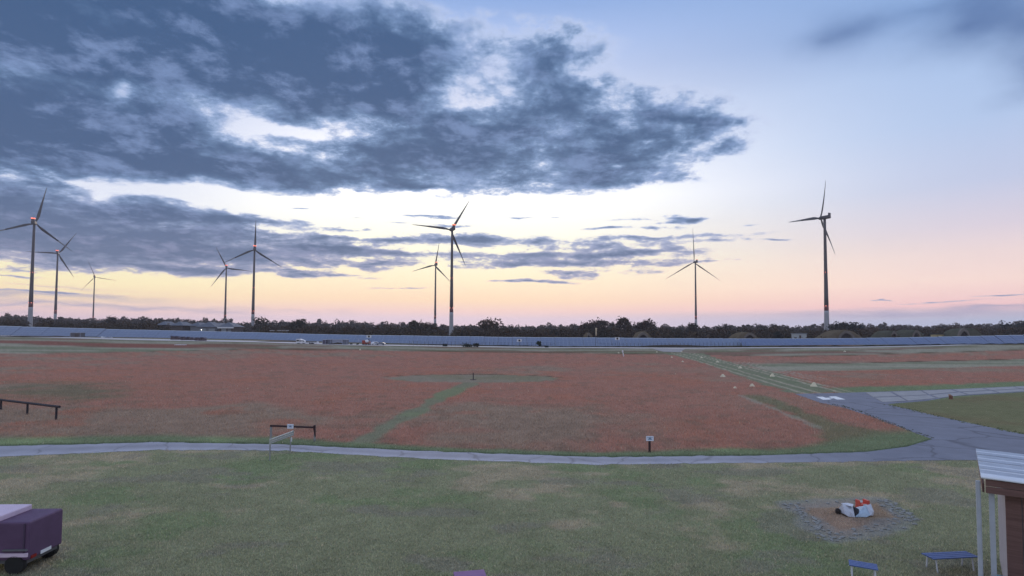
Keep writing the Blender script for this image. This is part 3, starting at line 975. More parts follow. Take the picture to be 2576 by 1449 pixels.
SKYLINE = ([-400, 0, 60, 120, 200, 270, 300, 400, 560, 600, 700, 760, 850, 950, 1050, 1150, 1250, 1300, 1400, 1450, 1550, 1620, 1700, 1750, 1900, 2000, 2060, 2100, 2200, 2300, 2350, 2380, 2450, 2500, 2576, 2900],
           [790, 795, 797, 800, 804, 804, 801, 803, 806, 811, 809, 812, 812, 814, 815, 820, 818, 821, 819, 817, 818, 815, 820, 822, 818, 822, 820, 816, 818, 817, 822, 817, 815, 819, 810, 800])
GAPS = [(637, 22), (1131, 8), (78, 14)]

def wood(name, y0, y1, drop, step, seed, base, per, size, gaps=True):
    r = np.random.default_rng(seed)
    cs, rs = [], []
    for row in range(3):
        y = y0 + (y1 - y0) * row / 2
        u = -800.0
        while u < 3300:
            yy = y + r.uniform(-15, 15)
            u += step * r.uniform(.6, 1.4)
            if gaps and any(abs(u - g) < w for g, w in GAPS):
                continue
            if gaps and 420 < u < 600:
                continue
            v = np.interp(u, *SKYLINE) + drop + (2 - row) * 2.0 + r.normal(0, 3.2)
            top = at(u, v, yy)
            g = lz(top.x, top.y)
            h = max(top.z - g, 3.5)
            R = min(h * .42, r.uniform(3.2, 5.6))
            cs.append((top.x, top.y, top.z - R * .95)); rs.append((R * 1.15, R * 1.15, R))
            z = top.z - R * 2.0                                        # lower growth down to the ground
            while z > g + 1:
                cs.append((top.x + r.normal(0, 2), top.y + r.normal(0, 2) - 1.5, z)); rs.append((R * 1.2, R * 1.1, R * .8))
                z -= R * 1.1
    v, f, c = clump_cloud(cs, rs, per, size, seed + 1, base)
    return tag(link(name, np_mesh(name, v, f, c, LEAF)), kind='stuff')

wood('far_wood', 960, 1080, 0.0, 9.5, 21, (.048, .043, .036), 90, 1.55, gaps=False)
wood('near_wood', 470, 560, 9.0, 13.0, 31, (.062, .048, .034), 120, .85)
# low scrub right behind the panels
def scrub():
    r = np.random.default_rng(77)
    cs, rs = [], []
    for u in np.arange(-700, 3200, 7.5):
        if r.random() < .2 or abs(u - 637) < 10 or 425 < u < 600:
            continue
        y = r.uniform(345, 420)
        p = at(u, 836, y)
        g = lz(p.x, p.y)
        R = r.uniform(1.6, 3.6) * (1.1 if u < 1500 else .8)
        cs.append((p.x, p.y, g + R * .7)); rs.append((R * 1.6, R * 1.3, R))
    v, f, c = clump_cloud(cs, rs, 90, .6, 78, (.066, .054, .034))
    tag(link('scrub_undergrowth', np_mesh('scrub_undergrowth', v, f, c, LEAF)), kind='stuff')
scrub()

def tree(label, u, v_top, y, wpx, seed, base=(.045, .042, .030), open_=False, name='broadleaf_tree', v_low=None, cat='tree'):
    top = at(u, v_top, y)
    g = lz(top.x, top.y)
    H = top.z - g
    t = thing(name, label, cat, (top.x, top.y, g))
    r = np.random.default_rng(seed)
    W_ = wpx * y / FPX / 2
    ch = min(H * .8, max(W_ * 1.5, H * .4))
    mb = MB()
    mb.tube((0, 0, -.3), (.2, 0, H - ch * .9), .035 * H, .024 * H, 8)
    for k in range(7):
        a, e = r.uniform(0, 2 * PI), r.uniform(.35, .95)
        z0 = H - ch * r.uniform(.75, 1.0)
        mb.tube((.1, 0, z0), (math.cos(a) * W_ * .7, math.sin(a) * W_ * .7, min(H * .97, z0 + ch * e * .85)), .014 * H, .004 * H, 5)
    mb.build('trunk', BARK, t)
    cs, rs = [], []
    for k in range(9 if open_ else 16):
        a, q = r.uniform(0, 2 * PI), r.uniform(0, .8) ** .7
        z = H - ch * r.uniform(.14, .9)
        s = W_ * (.26 if open_ else .42) * r.uniform(.7, 1.25)
        fall = math.sqrt(max(.15, 1 - ((z - (H - ch * .55)) / (ch * .62)) ** 2))
        cs.append((math.cos(a) * q * W_ * fall, math.sin(a) * q * W_ * fall, min(z, H - s * .8))); rs.append((s, s, s * .85))
    vv, f, c = clump_cloud(cs, rs, 55 if open_ else 110, max(.28, W_ * .085), seed + 3, base, .5)
    link('crown', np_mesh('crown', vv, f, c, LEAF), t)
    return t

tree('open-crowned tree beside the foot of the tall turbine near the hangars', 655, 797, 520, 58, 1, open_=True)
tree('round dense tree rising alone above the wood right of the hangar group', 755, 800, 540, 44, 2)
tree('rounded tree left of the small half-hidden turbine', 1044, 806, 560, 44, 3, (.06, .042, .030))
tree('low broad tree directly under the small half-hidden turbine', 1075, 810, 560, 40, 4, (.055, .040, .030))
tree('wide reddish tree with sky gaps right of the middle turbine', 1233, 803, 540, 76, 5, (.065, .042, .032))
tree('broad tree with a feathery top just above the windsock', 1485, 803, 540, 56, 6, (.060, .040, .034))
tree('dark full tree between the windsock and the tallest tree', 1514, 806, 540, 40, 7, (.052, .038, .032))
tree('thin open tree left of the tallest tree of the skyline', 1542, 808, 530, 22, 8, open_=True)
tree('tallest tree of the skyline, dense and spreading', 1570, 799, 540, 48, 9, (.062, .044, .030))
tree('wide flat-topped tree above the leftmost earth-covered shelter', 1631, 805, 540, 66, 10, (.055, .040, .034))
tree('small bushy tree at the foot of the slim lone turbine', 1737, 812, 560, 40, 11, (.045, .040, .036))
tree('dense tree on the skyline right of the slim lone turbine', 1819, 814, 560, 34, 12, (.034, .040, .038))
tree('broad dark tree right of the dark far-right turbine', 2130, 811, 560, 70, 13, (.030, .038, .038))
tree('tree at the far right end of the skyline with ragged top', 2548, 806, 560, 70, 14, (.030, .038, .040))
tree('tree on the skyline right of the faint small turbine', 281, 795, 600, 34, 15, (.045, .038, .032))
tree('sparse tree on the skyline between the faint turbine and the hangars', 361, 798, 600, 34, 16, open_=True)
tree('leafy young tree alone in front of the panels, right of the bushes', 1357, 858, 304, 14, 17, (.020, .045, .035), name='young_tree')
tree('dark cone-shaped tree left of the small white building', 1958, 834, 430, 30, 18, (.024, .032, .034))

def bush(label, u, v, wpx, hpx, seed, base=(.03, .04, .03)):
    p = GF(u, v)
    t = thing('bush', label, 'bush', p)
    r = np.random.default_rng(seed)
    s = p.y / FPX
    W_, H = wpx * s / 2, hpx * s
    cs = [(r.uniform(-.7, .7) * W_, r.uniform(-.3, .3) * W_, H * r.uniform(.25, .6)) for _ in range(8)]
    v_, f, c = clump_cloud(cs, [(W_ * .4, W_ * .35, H * .42)] * 8, 90, max(.22, H * .09), seed, base, .5)
    link('foliage', np_mesh('foliage', v_, f, c, LEAF), t)
    st = MB()
    st.tube((0, 0, -.1), (.1, 0, H * .6), .08, .03, 6)
    st.build('stem', BARK, t)
    return t
bush('large dark bush in front of the panels, left of the young tree', 1170, 873, 34, 11, 41)
bush('smaller dark bush close right of the large one before the panels', 1196, 873, 24, 10, 42)
bush('small low bush left of the large dark bush before the panels', 1119, 871, 12, 6, 43)
bush('tiny bush at the foot of the young tree', 1375, 874, 9, 4, 44)

# ------------------------------------------------------------------ solar arrays
PANEL = mat('solar glass', (.120, .150, .240), rough=.30, spec=.8, var=.10, scale=.12, stretch=(.15, 1, 1))
PANELR = mat('darker solar glass', (.075, .100, .210), rough=.28, spec=.8, var=.12, scale=.2, stretch=(.3, 1, 1))
ALU = mat('pale frame', (.46, .50, .56), rough=.5, spec=.5, var=.05)
RACK = mat('rack steel', (.10, .10, .11), rough=.6, var=.1)

TOPLINE = ([-400, 0, 322, 640, 858, 1288, 1717, 1900, 2147, 2400, 2576, 2900], [810, 820.6, 829.5, 836.5, 842.5, 848.5, 851.5, 852.5, 851.2, 847, 843, 834])
def solar(label, u0, u1, y, width, m, low=.35, rise=4.0, depth=7.0, shift=0.0):
    p0, p1 = at(u0, 850, y), at(u1, 850, y)
    t = thing('solar_array', label, 'solar panels', ((p0.x + p1.x) / 2, y, 0), 0, 'rows of solar panels')
    n = int((p1.x - p0.x) / width)
    gap = .12
    face = MB()
    w = width - gap
    th = math.atan2(rise, depth)
    nz, ny = math.cos(th), -math.sin(th)
    def P(x, q, h=0.0):
        return (x, depth * q + ny * h, low + rise * q + nz * h)
    face.add([P(-w / 2, 0), P(w / 2, 0), P(w / 2, 1), P(-w / 2, 1), P(-w / 2, 0, -.06), P(w / 2, 0, -.06), P(w / 2, 1, -.06), P(-w / 2, 1, -.06)],
             [(0, 1, 2, 3), (7, 6, 5, 4), (0, 4, 5, 1), (1, 5, 6, 2), (2, 6, 7, 3), (3, 7, 4, 0)])
    fm = face.mesh('panel', m)
    fr = MB()
    for q in (.0, .25, .5, .75, 1.0):
        hw = .22 if q == 1.0 else .028
        fr.add([P(-w / 2, q - hw / 8, .03), P(w / 2, q - hw / 8, .03), P(w / 2, q + hw / 8, .03), P(-w / 2, q + hw / 8, .03)], [(0, 1, 2, 3)])
    for i in range(0, int(w) + 1, 2):
        x = -w / 2 + i * w / int(w)
        fr.add([P(x, 0, .034), P(x + .05, 0, .034), P(x + .05, 1, .034), P(x, 1, .034)], [(0, 1, 2, 3)])
    fmesh = fr.mesh('frame', ALU)
    lg = MB()
    for x in (-w * .35, w * .35):
        lg.box((x, depth * .2, (low + rise * .2) / 2 - .5), (.16, .16, low + rise * .2 + .7))
        lg.box((x, depth * .8, (low + rise * .8) / 2 - .5), (.16, .16, low + rise * .8 + .7))
        lg.tube((x, depth * .1, low + rise * .1 - .12), (x, depth * .9, low + rise * .9 - .12), .09, n=4)
    lg.tube((-w * .45, depth * .5, low + rise * .5 - .14), (w * .45, depth * .5, low + rise * .5 - .14), .08, n=4)
    lmesh = lg.mesh('rack', RACK)
    for i in range(n):
        x = p0.x + (i + .5) * width
        zl, zr = lz(x - width / 2, y), lz(x + width / 2, y)
        pn = link('panel', fm, t)
        pn.location = (x - t.location.x, shift, (zl + zr) / 2 + rng.normal(0, .03))
        top = at(float(survey(np.array(x), np.array(y + depth), np.array(6.0))[0]), float(np.interp(survey(np.array(x), np.array(y + depth), np.array(6.0))[0], *TOPLINE)), y + depth).z
        pn.rotation_euler = (0, -math.atan2(zr - zl, width), 0)
        pn.scale = (1, 1, max(.6, (top - (zl + zr) / 2) / (low + rise)))
        link('frame', fmesh, pn); link('rack', lmesh, pn)
    return t
solar('long pale row of solar panels across the left and middle', -480, 1915, 312, 8.0, PANEL)
solar('darker blue row of solar panels at the right end', 1868, 3050, 306, 8.0, PANELR, low=.3, rise=4.1)

# wire fence in front of the panels
fe = thing('wire_fence', 'thin wire fence running in front of the middle of the panels', 'fence', G(1400, 872))
pm = MB(); pm.box((0, 0, 1.1), (.14, .14, 2.4))
pmesh = pm.mesh('post', RACK)
wires = MB()
prev = None
fo = fe.location.copy()
for u in np.arange(1030, 1880, 9.6):
    v = np.interp(u, [1030, 1288, 1717, 1880], [869.2, 871.6, 872.8, 871.8])
    p = G(float(u), float(v))
    o = link('post', pmesh, fe)
    o.location = p - fo
    if prev is not None:
        for h in (.5, 1.2, 2.0):
            wires.tube(prev - fo + Vector((0, 0, h)), p - fo + Vector((0, 0, h)), .02, n=4)
    prev = p
wires.build('wire', RACK, fe)

# ------------------------------------------------------------------ buildings behind the panels
SLATE = mat('slate roof', (.125, .140, .175), rough=.7, spec=.3, var=.14, scale=.25, stretch=(1, 1, 6))
GREYW = mat('grey rendered wall', (.20, .21, .235), rough=.9, spec=.2, var=.1, scale=.3)
DARKW = mat('dark wall', (.10, .085, .085), rough=.9, spec=.2, var=.15, scale=.4)
DOORG = mat('hangar door', (.27, .30, .335), rough=.7, spec=.3, var=.08, scale=.5)
WHITEP = mat('white paint', (.72, .73, .76), rough=.5, spec=.4, var=.05, scale=.5)
GLASSD = mat('dark glass', (.02, .025, .035), rough=.15, spec=.6, var=.02)
LAMPW = mat('lit floodlight', (1, 1, 1), emit=(1.0, .93, .80), emit_k=9.0)

def hall(label, ua, ub, v_apex, v_eave, y, depth=16, wall_m=GREYW, door=None, hip=.25, fascia=False):
    a, b = at(ua, v_eave, y), at(ub, v_eave, y)
    ap = at((ua + ub) / 2, v_apex, y)
    w = b.x - a.x
    cx = (a.x + b.x) / 2
    g = min(lz(a.x, y), lz(b.x, y))
    t = thing('hangar', label, 'building', (cx, y, g), 0, 'hangars behind the panels')
    ez, az_ = (a.z + b.z) / 2 - g, ap.z - g
    ov = .8
    wl = MB(); wl.box((0, depth / 2, ez / 2 - .3), (w - 1.6, depth, ez + .5))
    wl.build('wall', wall_m, t)
    rf = MB()
    hw = w / 2
    rf.add([(-hw, -ov, ez), (hw, -ov, ez), (hw, depth + ov, ez), (-hw, depth + ov, ez), (0, depth * hip, az_), (0, depth * (1 - hip), az_),
            (-hw, -ov, ez - .25), (hw, -ov, ez - .25), (hw, depth + ov, ez - .25), (-hw, depth + ov, ez - .25)],
           [(0, 1, 4), (1, 2, 5, 4), (2, 3, 5), (3, 0, 4, 5), (6, 7, 1, 0), (7, 8, 2, 1), (8, 9, 3, 2), (9, 6, 0, 3), (9, 8, 7, 6)])
    r_ = rf.build('roof', SLATE, t)
    eg = MB()
    eg.tube((-hw, -ov, ez + .05), (0, depth * hip, az_ + .05), .16, n=5)
    eg.tube((hw, -ov, ez + .05), (0, depth * hip, az_ + .05), .16, n=5)
    eg.build('verge_trim', mat('verge trim', (.26, .28, .31)), r_)
    if fascia:
        f = MB(); f.box((-.3, -ov - .25, ez - .75), (w * 1.0, .5, 1.0))
        f.build('fascia', WHITEP, t)
    if door:
        for x0, x1, m in door:
            d = MB(); d.box(((x0 + x1) / 2 * w, -.12, ez * .42), ((x1 - x0) * w, .2, ez * .84))
            d.build('door', m, t)
    return t
hall('low hipped hangar furthest left of the roofs behind the panels', 430, 462, 808.7, 818.5, 440, wall_m=DARKW)
hall('smaller hipped hangar just left of the lamp-lit hangar', 476, 506, 810.7, 819.5, 445)
hall('middle hipped hangar with a lit floodlight and pale doors', 494, 545, 809.5, 822.4, 430, door=[(-.34, -.02, DOORG), (.12, .42, DOORG)])
hall('small hipped hangar half hidden between the two larger ones', 528, 562, 812, 822, 446, wall_m=DARKW)
hall('right-hand hipped hangar with a bright white fascia under its roof', 549, 590, 811, 821.8, 428, wall_m=DARKW, fascia=True, door=[(-.3, .0, DOORG), (.08, .30, GREYW)])
hall('pale gabled roof at the left of the hangar group, mostly among trees', 396, 420, 808, 817, 470, wall_m=DARKW)
p = at(506.7, 829.5, 429)
t = thing('floodlight', 'lit floodlight on the front of the middle hangar', 'lamp', p)
mb = MB(); mb.lathe([(.12, -.25), (.34, .0), (.34, .08)], 12)
hd = mb.build('housing', DARKSTEEL, t); hd.rotation_euler = (PI / 2, 0, 0)
mb = MB(); mb.lathe([(.02, .24), (.2, .18), (.25, .0), (.2, -.18), (.02, -.24)], 12)
mb.build('lamp', LAMPW, t)

def car(label, u, v, y, length, body_m, name='parked_car', rz=0.0, estate=False):
    p = GF(u, v) if v else None
    if v is None or y:
        q = at(u, 836, y); p = Vector((q.x, y, lz(q.x, y)))
    t = thing(name, label, 'car', p, rz)
    L = length
    prof = [(-.5, .25), (-.5, .62), (-.47, .74), (-.30, .80), (-.18, 1.18), (-.10, 1.36), (.18, 1.40), (.34, 1.28), (.46, .86), (.5, .78), (.5, .25)]
    if estate:
        prof = [(-.5, .25), (-.5, .70), (-.34, .84), (-.22, 1.30), (-.12, 1.46), (.34, 1.48), (.47, 1.30), (.5, .80), (.5, .25)]
    mb = MB(); mb.prism([(x * L, z) for x, z in prof], -.85, .85)
    mb.build('body', body_m, t, bevel=.06)
    gl = MB()
    for s in (-.862, .862):
        gl.add([(-.17 * L, s, .86), (.38 * L, s, .88), (.31 * L, s * .985, 1.25), (-.08 * L, s * .985, 1.28)], [(0, 1, 2, 3) if s < 0 else (3, 2, 1, 0)])
    gl.build('window', GLASSD, t)
    wm = MB(); wm.tube((0, -.1, 0), (0, .1, 0), .31, n=14)
    wme = wm.mesh('wheel', mat('tyre', (.02, .02, .02), rough=.9))
    for x in (-.31, .30):
        for s in (-.78, .78):
            w = link('wheel', wme, t); w.location = (x * L, s, .31)
    return t
car('dark car parked in front of the floodlit hangar', 519, None, 421, 5.2, mat('dark car paint', (.03, .03, .045), rough=.35, spec=.6))
car('white estate car by the runway right of the red trailer', 941, 867.5, None, 4.4, WHITEP, rz=.9, estate=True)
car('grey car next to the white one beside the runway', 957.5, 868, None, 4.6, mat('grey car paint', (.22, .24, .28), rough=.35, spec=.6))

# low buildings and shelters further right
def low_building(label, ua, ub, v_top, v_low, y, wall_m, roof_m, depth=8, roof_h=.5, name='low_building'):
    a, b = at(ua, v_top, y), at(ub, v_top, y)
    g = lz((a.x + b.x) / 2, y)
    t = thing(name, label, 'building', ((a.x + b.x) / 2, y, g))
    w, H = b.x - a.x, a.z - g
    mb = MB(); mb.box((0, depth / 2, H / 2 - .3), (w, depth, H + .4)); mb.build('wall', wall_m, t)
    mb = MB(); mb.box((0, depth / 2, H + roof_h / 2 - .05), (w + .8, depth + .8, roof_h)); mb.build('roof', roof_m, t)
    mb = MB(); mb.box((-w * .18, -.06, H * .42), (w * .2, .12, H * .8)); mb.build('door', DARKW, t)
    return t
low_building('low dark shed with a pale flat roof right of the tall turbine foot', 680, 713, 832, 838, 380, DARKW, mat('pale sheet roof', (.40, .40, .42)))
low_building('small white flat building in front of the wood, left of the far-right turbine', 2005, 2029, 839.5, 846, 400, mat('whitewash', (.42, .45, .47)), mat('grey lid', (.20, .22, .24)))
low_building('pale yellow-lit building front under a dark roof at the far right', 2362, 2399, 841, 848, 400, mat('yellow-lit render', (.46, .38, .20), var=.3, scale=.25), mat('dark lid', (.05, .06, .07)))  # yellow light on the front put into the wall colour
low_building('tiny pale building left of the yellow-fronted one', 2311, 2323, 840, 846, 410, mat('grey render pale', (.33, .37, .38)), mat('dark lid', (.05, .06, .07)))

TURFM = mat('mound turf', (.125, .100, .068), rough=1, spec=0, var=.3, scale=.35, bump=.4)
TURFG = mat('green mound turf', (.080, .082, .062), rough=1, spec=0, var=.3, scale=.35, bump=.4)
ARCHC = mat('shelter concrete', (.17, .15, .135), rough=.95, spec=.1, var=.2, scale=.4)
VOID = mat('dark steel gate', (.035, .03, .032), rough=.8, var=.2)
def shelter(label, uc, u_half, v_crown, u_l, u_r, v_top, y, m=TURFM, rz=0.0):
    c = at(uc, v_crown, y)
    g = lz(c.x, y)
    t = thing('aircraft_shelter', label, 'shelter', (c.x, y, g), rz, 'earth-covered aircraft shelters')
    s = y / FPX
    Hc = c.z - g
    rw = u_half * s
    L, R_, Ht = (u_l - uc) * s, (u_r - uc) * s, at(uc, v_top, y).z - g
    n = 28
    depth = 26
    # front wall: arch band
    def arc(w, h, k=n):
        return [(-w * math.cos(PI * i / k), h * math.sin(PI * i / k)) for i in range(k + 1)]
    inn, out = arc(rw, Hc), arc(rw * 1.35, Hc * 1.25)
    mb = MB()
    vs = [(x, -.4, z) for x, z in inn] + [(x, -.4, z) for x, z in out] + [(x, 1.2, z) for x, z in inn] + [(x, 1.2, z) for x, z in out]
    k = n + 1
    fs = []
    for i in range(n):
        fs += [(i, i + 1, k + i + 1, k + i), (k + i, k + i + 1, 3 * k + i + 1, 3 * k + i), (2 * k + i + 1, i + 1, i, 2 * k + i)]
    mb.add(vs, fs); mb.build('arch', ARCHC, t)
    mb = MB()
    mb.add([(x, .9, z) for x, z in inn], [tuple(range(n, -1, -1))])
    mb.add([(x, 1.1, z) for x, z in inn], [tuple(range(k))])
    mb.build('gate', VOID, t)
    # earth cover
    vs, fs = [], []
    rows = 8
    r = np.random.default_rng(int(uc))
    for j in range(rows + 1):
        q = j / rows
        hs = math.sin(PI * (.25 + .75 * min(1, q + .25)) ) if q > .6 else 1.0
        hs = 1.0 if q < .55 else max(0.0, 1 - ((q - .55) / .45) ** 2)
        for i in range(n + 1):
            a = i / n
            x = L + (R_ - L) * a
            z = Ht * hs * math.sin(PI * a) ** 1.25
            if j == 0:
                z = max(z - .2, 0)
            vs.append((x + r.normal(0, .15), .3 + depth * q, z - .15 + r.normal(0, .08)))
    for j in range(rows):
        for i in range(n):
            fs.append((j * k + i, j * k + i + 1, (j + 1) * k + i + 1, (j + 1) * k + i))
    # sloped face round the arch
    base = len(vs)
    for x, z in out:
        vs.append((x, -.2, z))
    for i in range(n):
        fs.append((base + i, base + i + 1, i + 1, i))
    mb = MB(); mb.add(vs, fs); mb.build('earth_cover', m, t, True)
    return t
shelter('earth-covered shelter right of the windsock, first from the left', 1618, 13, 842, 1592, 1652, 833, 385)
shelter('earth-covered shelter with a dark arch left of the small white building', 1886, 13.5, 843, 1840, 1926, 835, 385)
shelter('largest earth-covered shelter below the dark far-right turbine', 2129, 17, 838.5, 2066, 2192, 829.5, 385)
shelter('earth-covered shelter at the right with a tall narrow arch', 2425, 12, 833.5, 2398, 2492, 825, 385, TURFG)
shelter('small overgrown shelter right of the largest one', 2249, 7, 839, 2224, 2276, 831, 390, TURFG)
shelter('overgrown shelter left of the yellow-fronted building', 2305, 9, 837, 2270, 2340, 829, 392, TURFG)
shelter('small weathered bunker arch left of the windsock', 1481, 5, 843, 1466, 1500, 836, 380)

# ------------------------------------------------------------------ things between the runway and the panels
BROWN = mat('brown weathered wood', (.105, .078, .085), rough=1, spec=.1, var=.35, scale=.8)
SHEDSIDE = mat('shed side', (.13, .125, .14), rough=.9, spec=.2, var=.15, scale=.6)  # the shed's own brown-grey
def heap(label, u, v, wpx, hpx, seed):
    p = GF(u, v); s = p.y / FPX
    r = np.random.default_rng(seed)
    t = thing('wood_stack', label, 'stack', p, 0, 'brown stacks by the runway')
    w, h = wpx * s, hpx * s
    d = w * .8
    mb = MB()
    mb.prism([(-w * .5, 0), (w * .5, 0), (w * .47, h * .55), (w * .34, h * .80), (-w * .30, h * .82), (-w * .46, h * .5)], -d / 2, d / 2)
    mb.build('pile', BROWN, t, bevel=.15)
    mb = MB()
    mb.prism([(-w * .52, h * .62), (-w * .33, h * .86), (w * .36, h * .84), (w * .51, h * .6), (w * .40, h * .96), (0, h * 1.03), (-w * .38, h * .98)], -d * .54, d * .54)
    mb.build('cover', mat('stack cover', (.10, .10, .15), rough=.6, var=.2, scale=.6), t)
    return t
heap('leftmost brown stack in the row by the runway', 437, 854.6, 12, 9.5, 1)
heap('brown stack second from the left by the runway, touching the first', 447.5, 854.8, 10, 9.2, 2)
heap('broad brown stack third from the left by the runway', 463, 855.6, 13, 8.8, 3)
heap('narrow brown stack in the middle of the row by the runway', 474.5, 855.6, 8, 8.6, 4)
heap('low brown stack fifth in the row by the runway', 484, 856, 9, 7.6, 5)
heap('brown stack second from the right end of the row', 498, 857, 12, 8.4, 6)
heap('rightmost brown stack of the row by the runway', 511, 857.4, 13, 9, 7)

def container(label, ua, ub, v_top, v_low, m, roofm, depth=3.0, name='container', cat='container'):
    p = GF((ua + ub) / 2, v_low)
    s = p.y / FPX
    w, h = (ub - ua) * s, (v_low - v_top) * s
    t = thing(name, label, cat, p)
    mb = MB(); mb.box((0, depth / 2, h / 2 + .05), (w, depth, h - .1)); mb.build('body', m, t, bevel=.04)
    mb = MB(); mb.box((0, depth / 2, h + .1), (w + .3, depth + .3, .18)); mb.build('roof', roofm, t)
    for k, x in enumerate((-w * .46, w * .46)):
        mb = MB(); mb.box((x, -.05, h / 2 + .05), (.14, .12, h - .2)); mb.build('corner_post', roofm, t)
    mb = MB(); mb.box((w * .12, -.05, h * .44), (w * .34, .1, h * .74)); mb.build('door', m if m is not SHEDSIDE else DARKW, t)
    return t
PALEB = mat('pale blue-grey sheet', (.33, .35, .43), rough=.6, spec=.4, var=.07, scale=.5)
container('brown-grey shed alone near the left end of the panels', 176, 203, 834.5, 845.6, SHEDSIDE, PALEB, name='field_shed', cat='shed')
container('narrow dark container at the left of the twin pair by the runway', 811, 818.5, 855.5, 865.8, mat('plum container', (.10, .09, .13)), PALEB)
container('dark grey container touching the narrow one', 819, 831, 854.8, 865.8, mat('slate container', (.16, .17, .21)), PALEB)
container('long pale site cabin between the dark containers', 832, 859, 855, 865.5, PALEB, PALEB, name='site_cabin', cat='cabin')
container('single dark container right of the pale cabin', 861, 873, 855, 866.8, mat('slate container', (.16, .17, .21)), PALEB)

p = GF(755, 864.6); s = p.y / FPX
t = thing('motorhome', 'white motorhome with dark windows parked by the runway', 'motorhome', p)
mb = MB()
mb.prism([(x * 22 * s, z * 12 * s) for x, z in [(-.49, .12), (-.49, .80), (-.47, .97), (-.02, 1.0), (.10, .86), (.40, .74), (.47, .50), (.49, .12)]], 0, 2.2)
mb.build('body', WHITEP, t, bevel=.12)
for x0, x1, z0, z1 in ((-.42, -.14, .48, .78), (-.08, .06, .44, .70), (.16, .25, .46, .70), (.33, .45, .42, .64)):
    mb = MB(); mb.box(((x0 + x1) / 2 * 22 * s, -.02, (z0 + z1) / 2 * 12 * s), ((x1 - x0) * 22 * s, .06, (z1 - z0) * 12 * s))
    mb.build('window', GLASSD, t)
wm = MB(); wm.tube((0, 0, 0), (0, .25, 0), .36, n=14)
wme = wm.mesh('wheel', mat('tyre', (.02, .02, .02)))
for x in (-.26, .32):
    for yy in (.05, 1.9):
        o = link('wheel', wme, t); o.location = (x * 22 * s, yy, .36)

p = GF(784, 865.2); s = p.y / FPX
t = thing('flatbed_trailer', 'long low white flatbed trailer right of the motorhome', 'trailer', p)
mb = MB(); mb.box((-2 * s, 1, .65), (23 * s, 2, .5)); mb.build('bed', mat('off white bed', (.45, .45, .48)), t, bevel=.05)
mb = MB(); mb.tube((9.5 * s, .9, .55), (14 * s, .9, .45), .09); mb.build('drawbar', RACK, t)
mb = MB(); mb.lathe([(.05, -.4), (.6, -.3), (.6, .35), (.4, .5)], 10, (13.5 * s, .9, .6)); mb.build('tank', WHITEP, t)
for x in (-5, 1):
    for yy in (-.05, 1.8):
        o = link('wheel', wme, t); o.location = (x * s, yy, .36)

# red trailer
p = GF(920, 867.6); s = p.y / FPX
t = thing('box_trailer', 'red box trailer with a white patch and a small loader arm', 'trailer', p)
REDP = mat('red paint', (.34, .07, .05), rough=.6, spec=.3, var=.15, scale=.7)
mb = MB(); mb.box((-3 * s, 1.1, 7 * s), (13 * s, 2.2, 8.5 * s)); mb.build('body', REDP, t, bevel=.05)
mb = MB(); mb.box((6.8 * s, 1.1, 6 * s), (6 * s, 2.0, 7.0 * s)); mb.build('cab', mat('faded red paint', (.36, .18, .15)), t, bevel=.1)
mb = MB(); mb.lathe([(.05, -.7), (.85, -.5), (.85, .5), (.05, .7)], 12, (3.2 * s, -.3, 9.5 * s)); mb.build('tank', WHITEP, t, True)
mb = MB(); mb.tube((4 * s, 0, 10 * s), (7 * s, 0, 14 * s), .14); mb.tube((7 * s, 0, 14 * s), (10 * s, 0, 11 * s), .12); mb.build('loader_arm', DARKSTEEL, t)
for x in (-7, 0, 7):
    for yy in (-.08, 1.9):
        o = link('wheel', wme, t); o.location = (x * s, yy, .36)
# low flatbed with posts, left of the red trailer
p = GF(890, 867.2); s = p.y / FPX
t = thing('hay_wagon', 'empty low wagon with an end frame left of the red trailer', 'wagon', p)
mb = MB(); mb.box((0, 1, 1.0), (22 * s, 2, .25)); mb.build('bed', mat('wagon bed', (.12, .10, .11)), t)
mb = MB()
for q in (0.1, 1.9):
    mb.tube((10.5 * s, q, 1.0), (10.5 * s, q, 2.8), .09)
mb.tube((10.5 * s, .1, 2.7), (10.5 * s, 1.9, 2.7), .08); mb.tube((10.5 * s, .1, 1.9), (10.5 * s, 1.9, 1.9), .08)
mb.build('end_frame', PALEB, t)
for x in (-8, 8):
    for yy in (-.05, 1.85):
        o = link('wheel', wme, t); o.location = (x * s, yy, .36)
p = GF(268, 848.2)
t = thing('rubble_heap', 'small pale heap beside the brown shed', 'heap', p)
r = np.random.default_rng(5)
for k in range(9):
    mb = MB(); q = r.uniform(.3, .8)
    mb.box((r.uniform(-2.6, 2.6), r.uniform(-.5, .5), q * .45), (q * 1.5, q, q), r.uniform(0, 3), .7)
    mb.build('block', WHITEP if k % 2 else PALEB, t)
# earth banks at the feet of the panels
def bank(label, ua, ub, v, hpx, seed):
    a, b = GF(ua, v), GF(ub, v)
    s = a.y / FPX
    r = np.random.default_rng(seed)
    n = 26
    vs, fs = [], []
    o = (a + b) / 2
    prof = np.convolve(r.random(n + 5), np.ones(6) / 6, 'valid')
    for i in range(n):
        q = i / (n - 1)
        e = math.sin(PI * q) ** .5
        p = a.lerp(b, q) - o
        h = hpx * s * e * (.4 + prof[i])
        vs += [(p.x, p.y - 1.6, -.2), (p.x, p.y - .5, h * .8), (p.x + .3, p.y + .6, h), (p.x, p.y + 2.0, -.2)]
    for i in range(n - 1):
        for j in range(3):
            fs.append((i * 4 + j, (i + 1) * 4 + j, (i + 1) * 4 + j + 1, i * 4 + j + 1))
    mb = MB(); mb.add(vs, fs)
    ob = mb.build('earth_bank', mat('dark earth bank', (.075, .062, .052), rough=1, spec=0, var=.3, scale=.6), None, True)
    ob.location = o
    return tag(ob, label, 'earth bank')
bank('dark earth bank along the panel feet at the far left', -10, 175, 847.5, 4, 1)
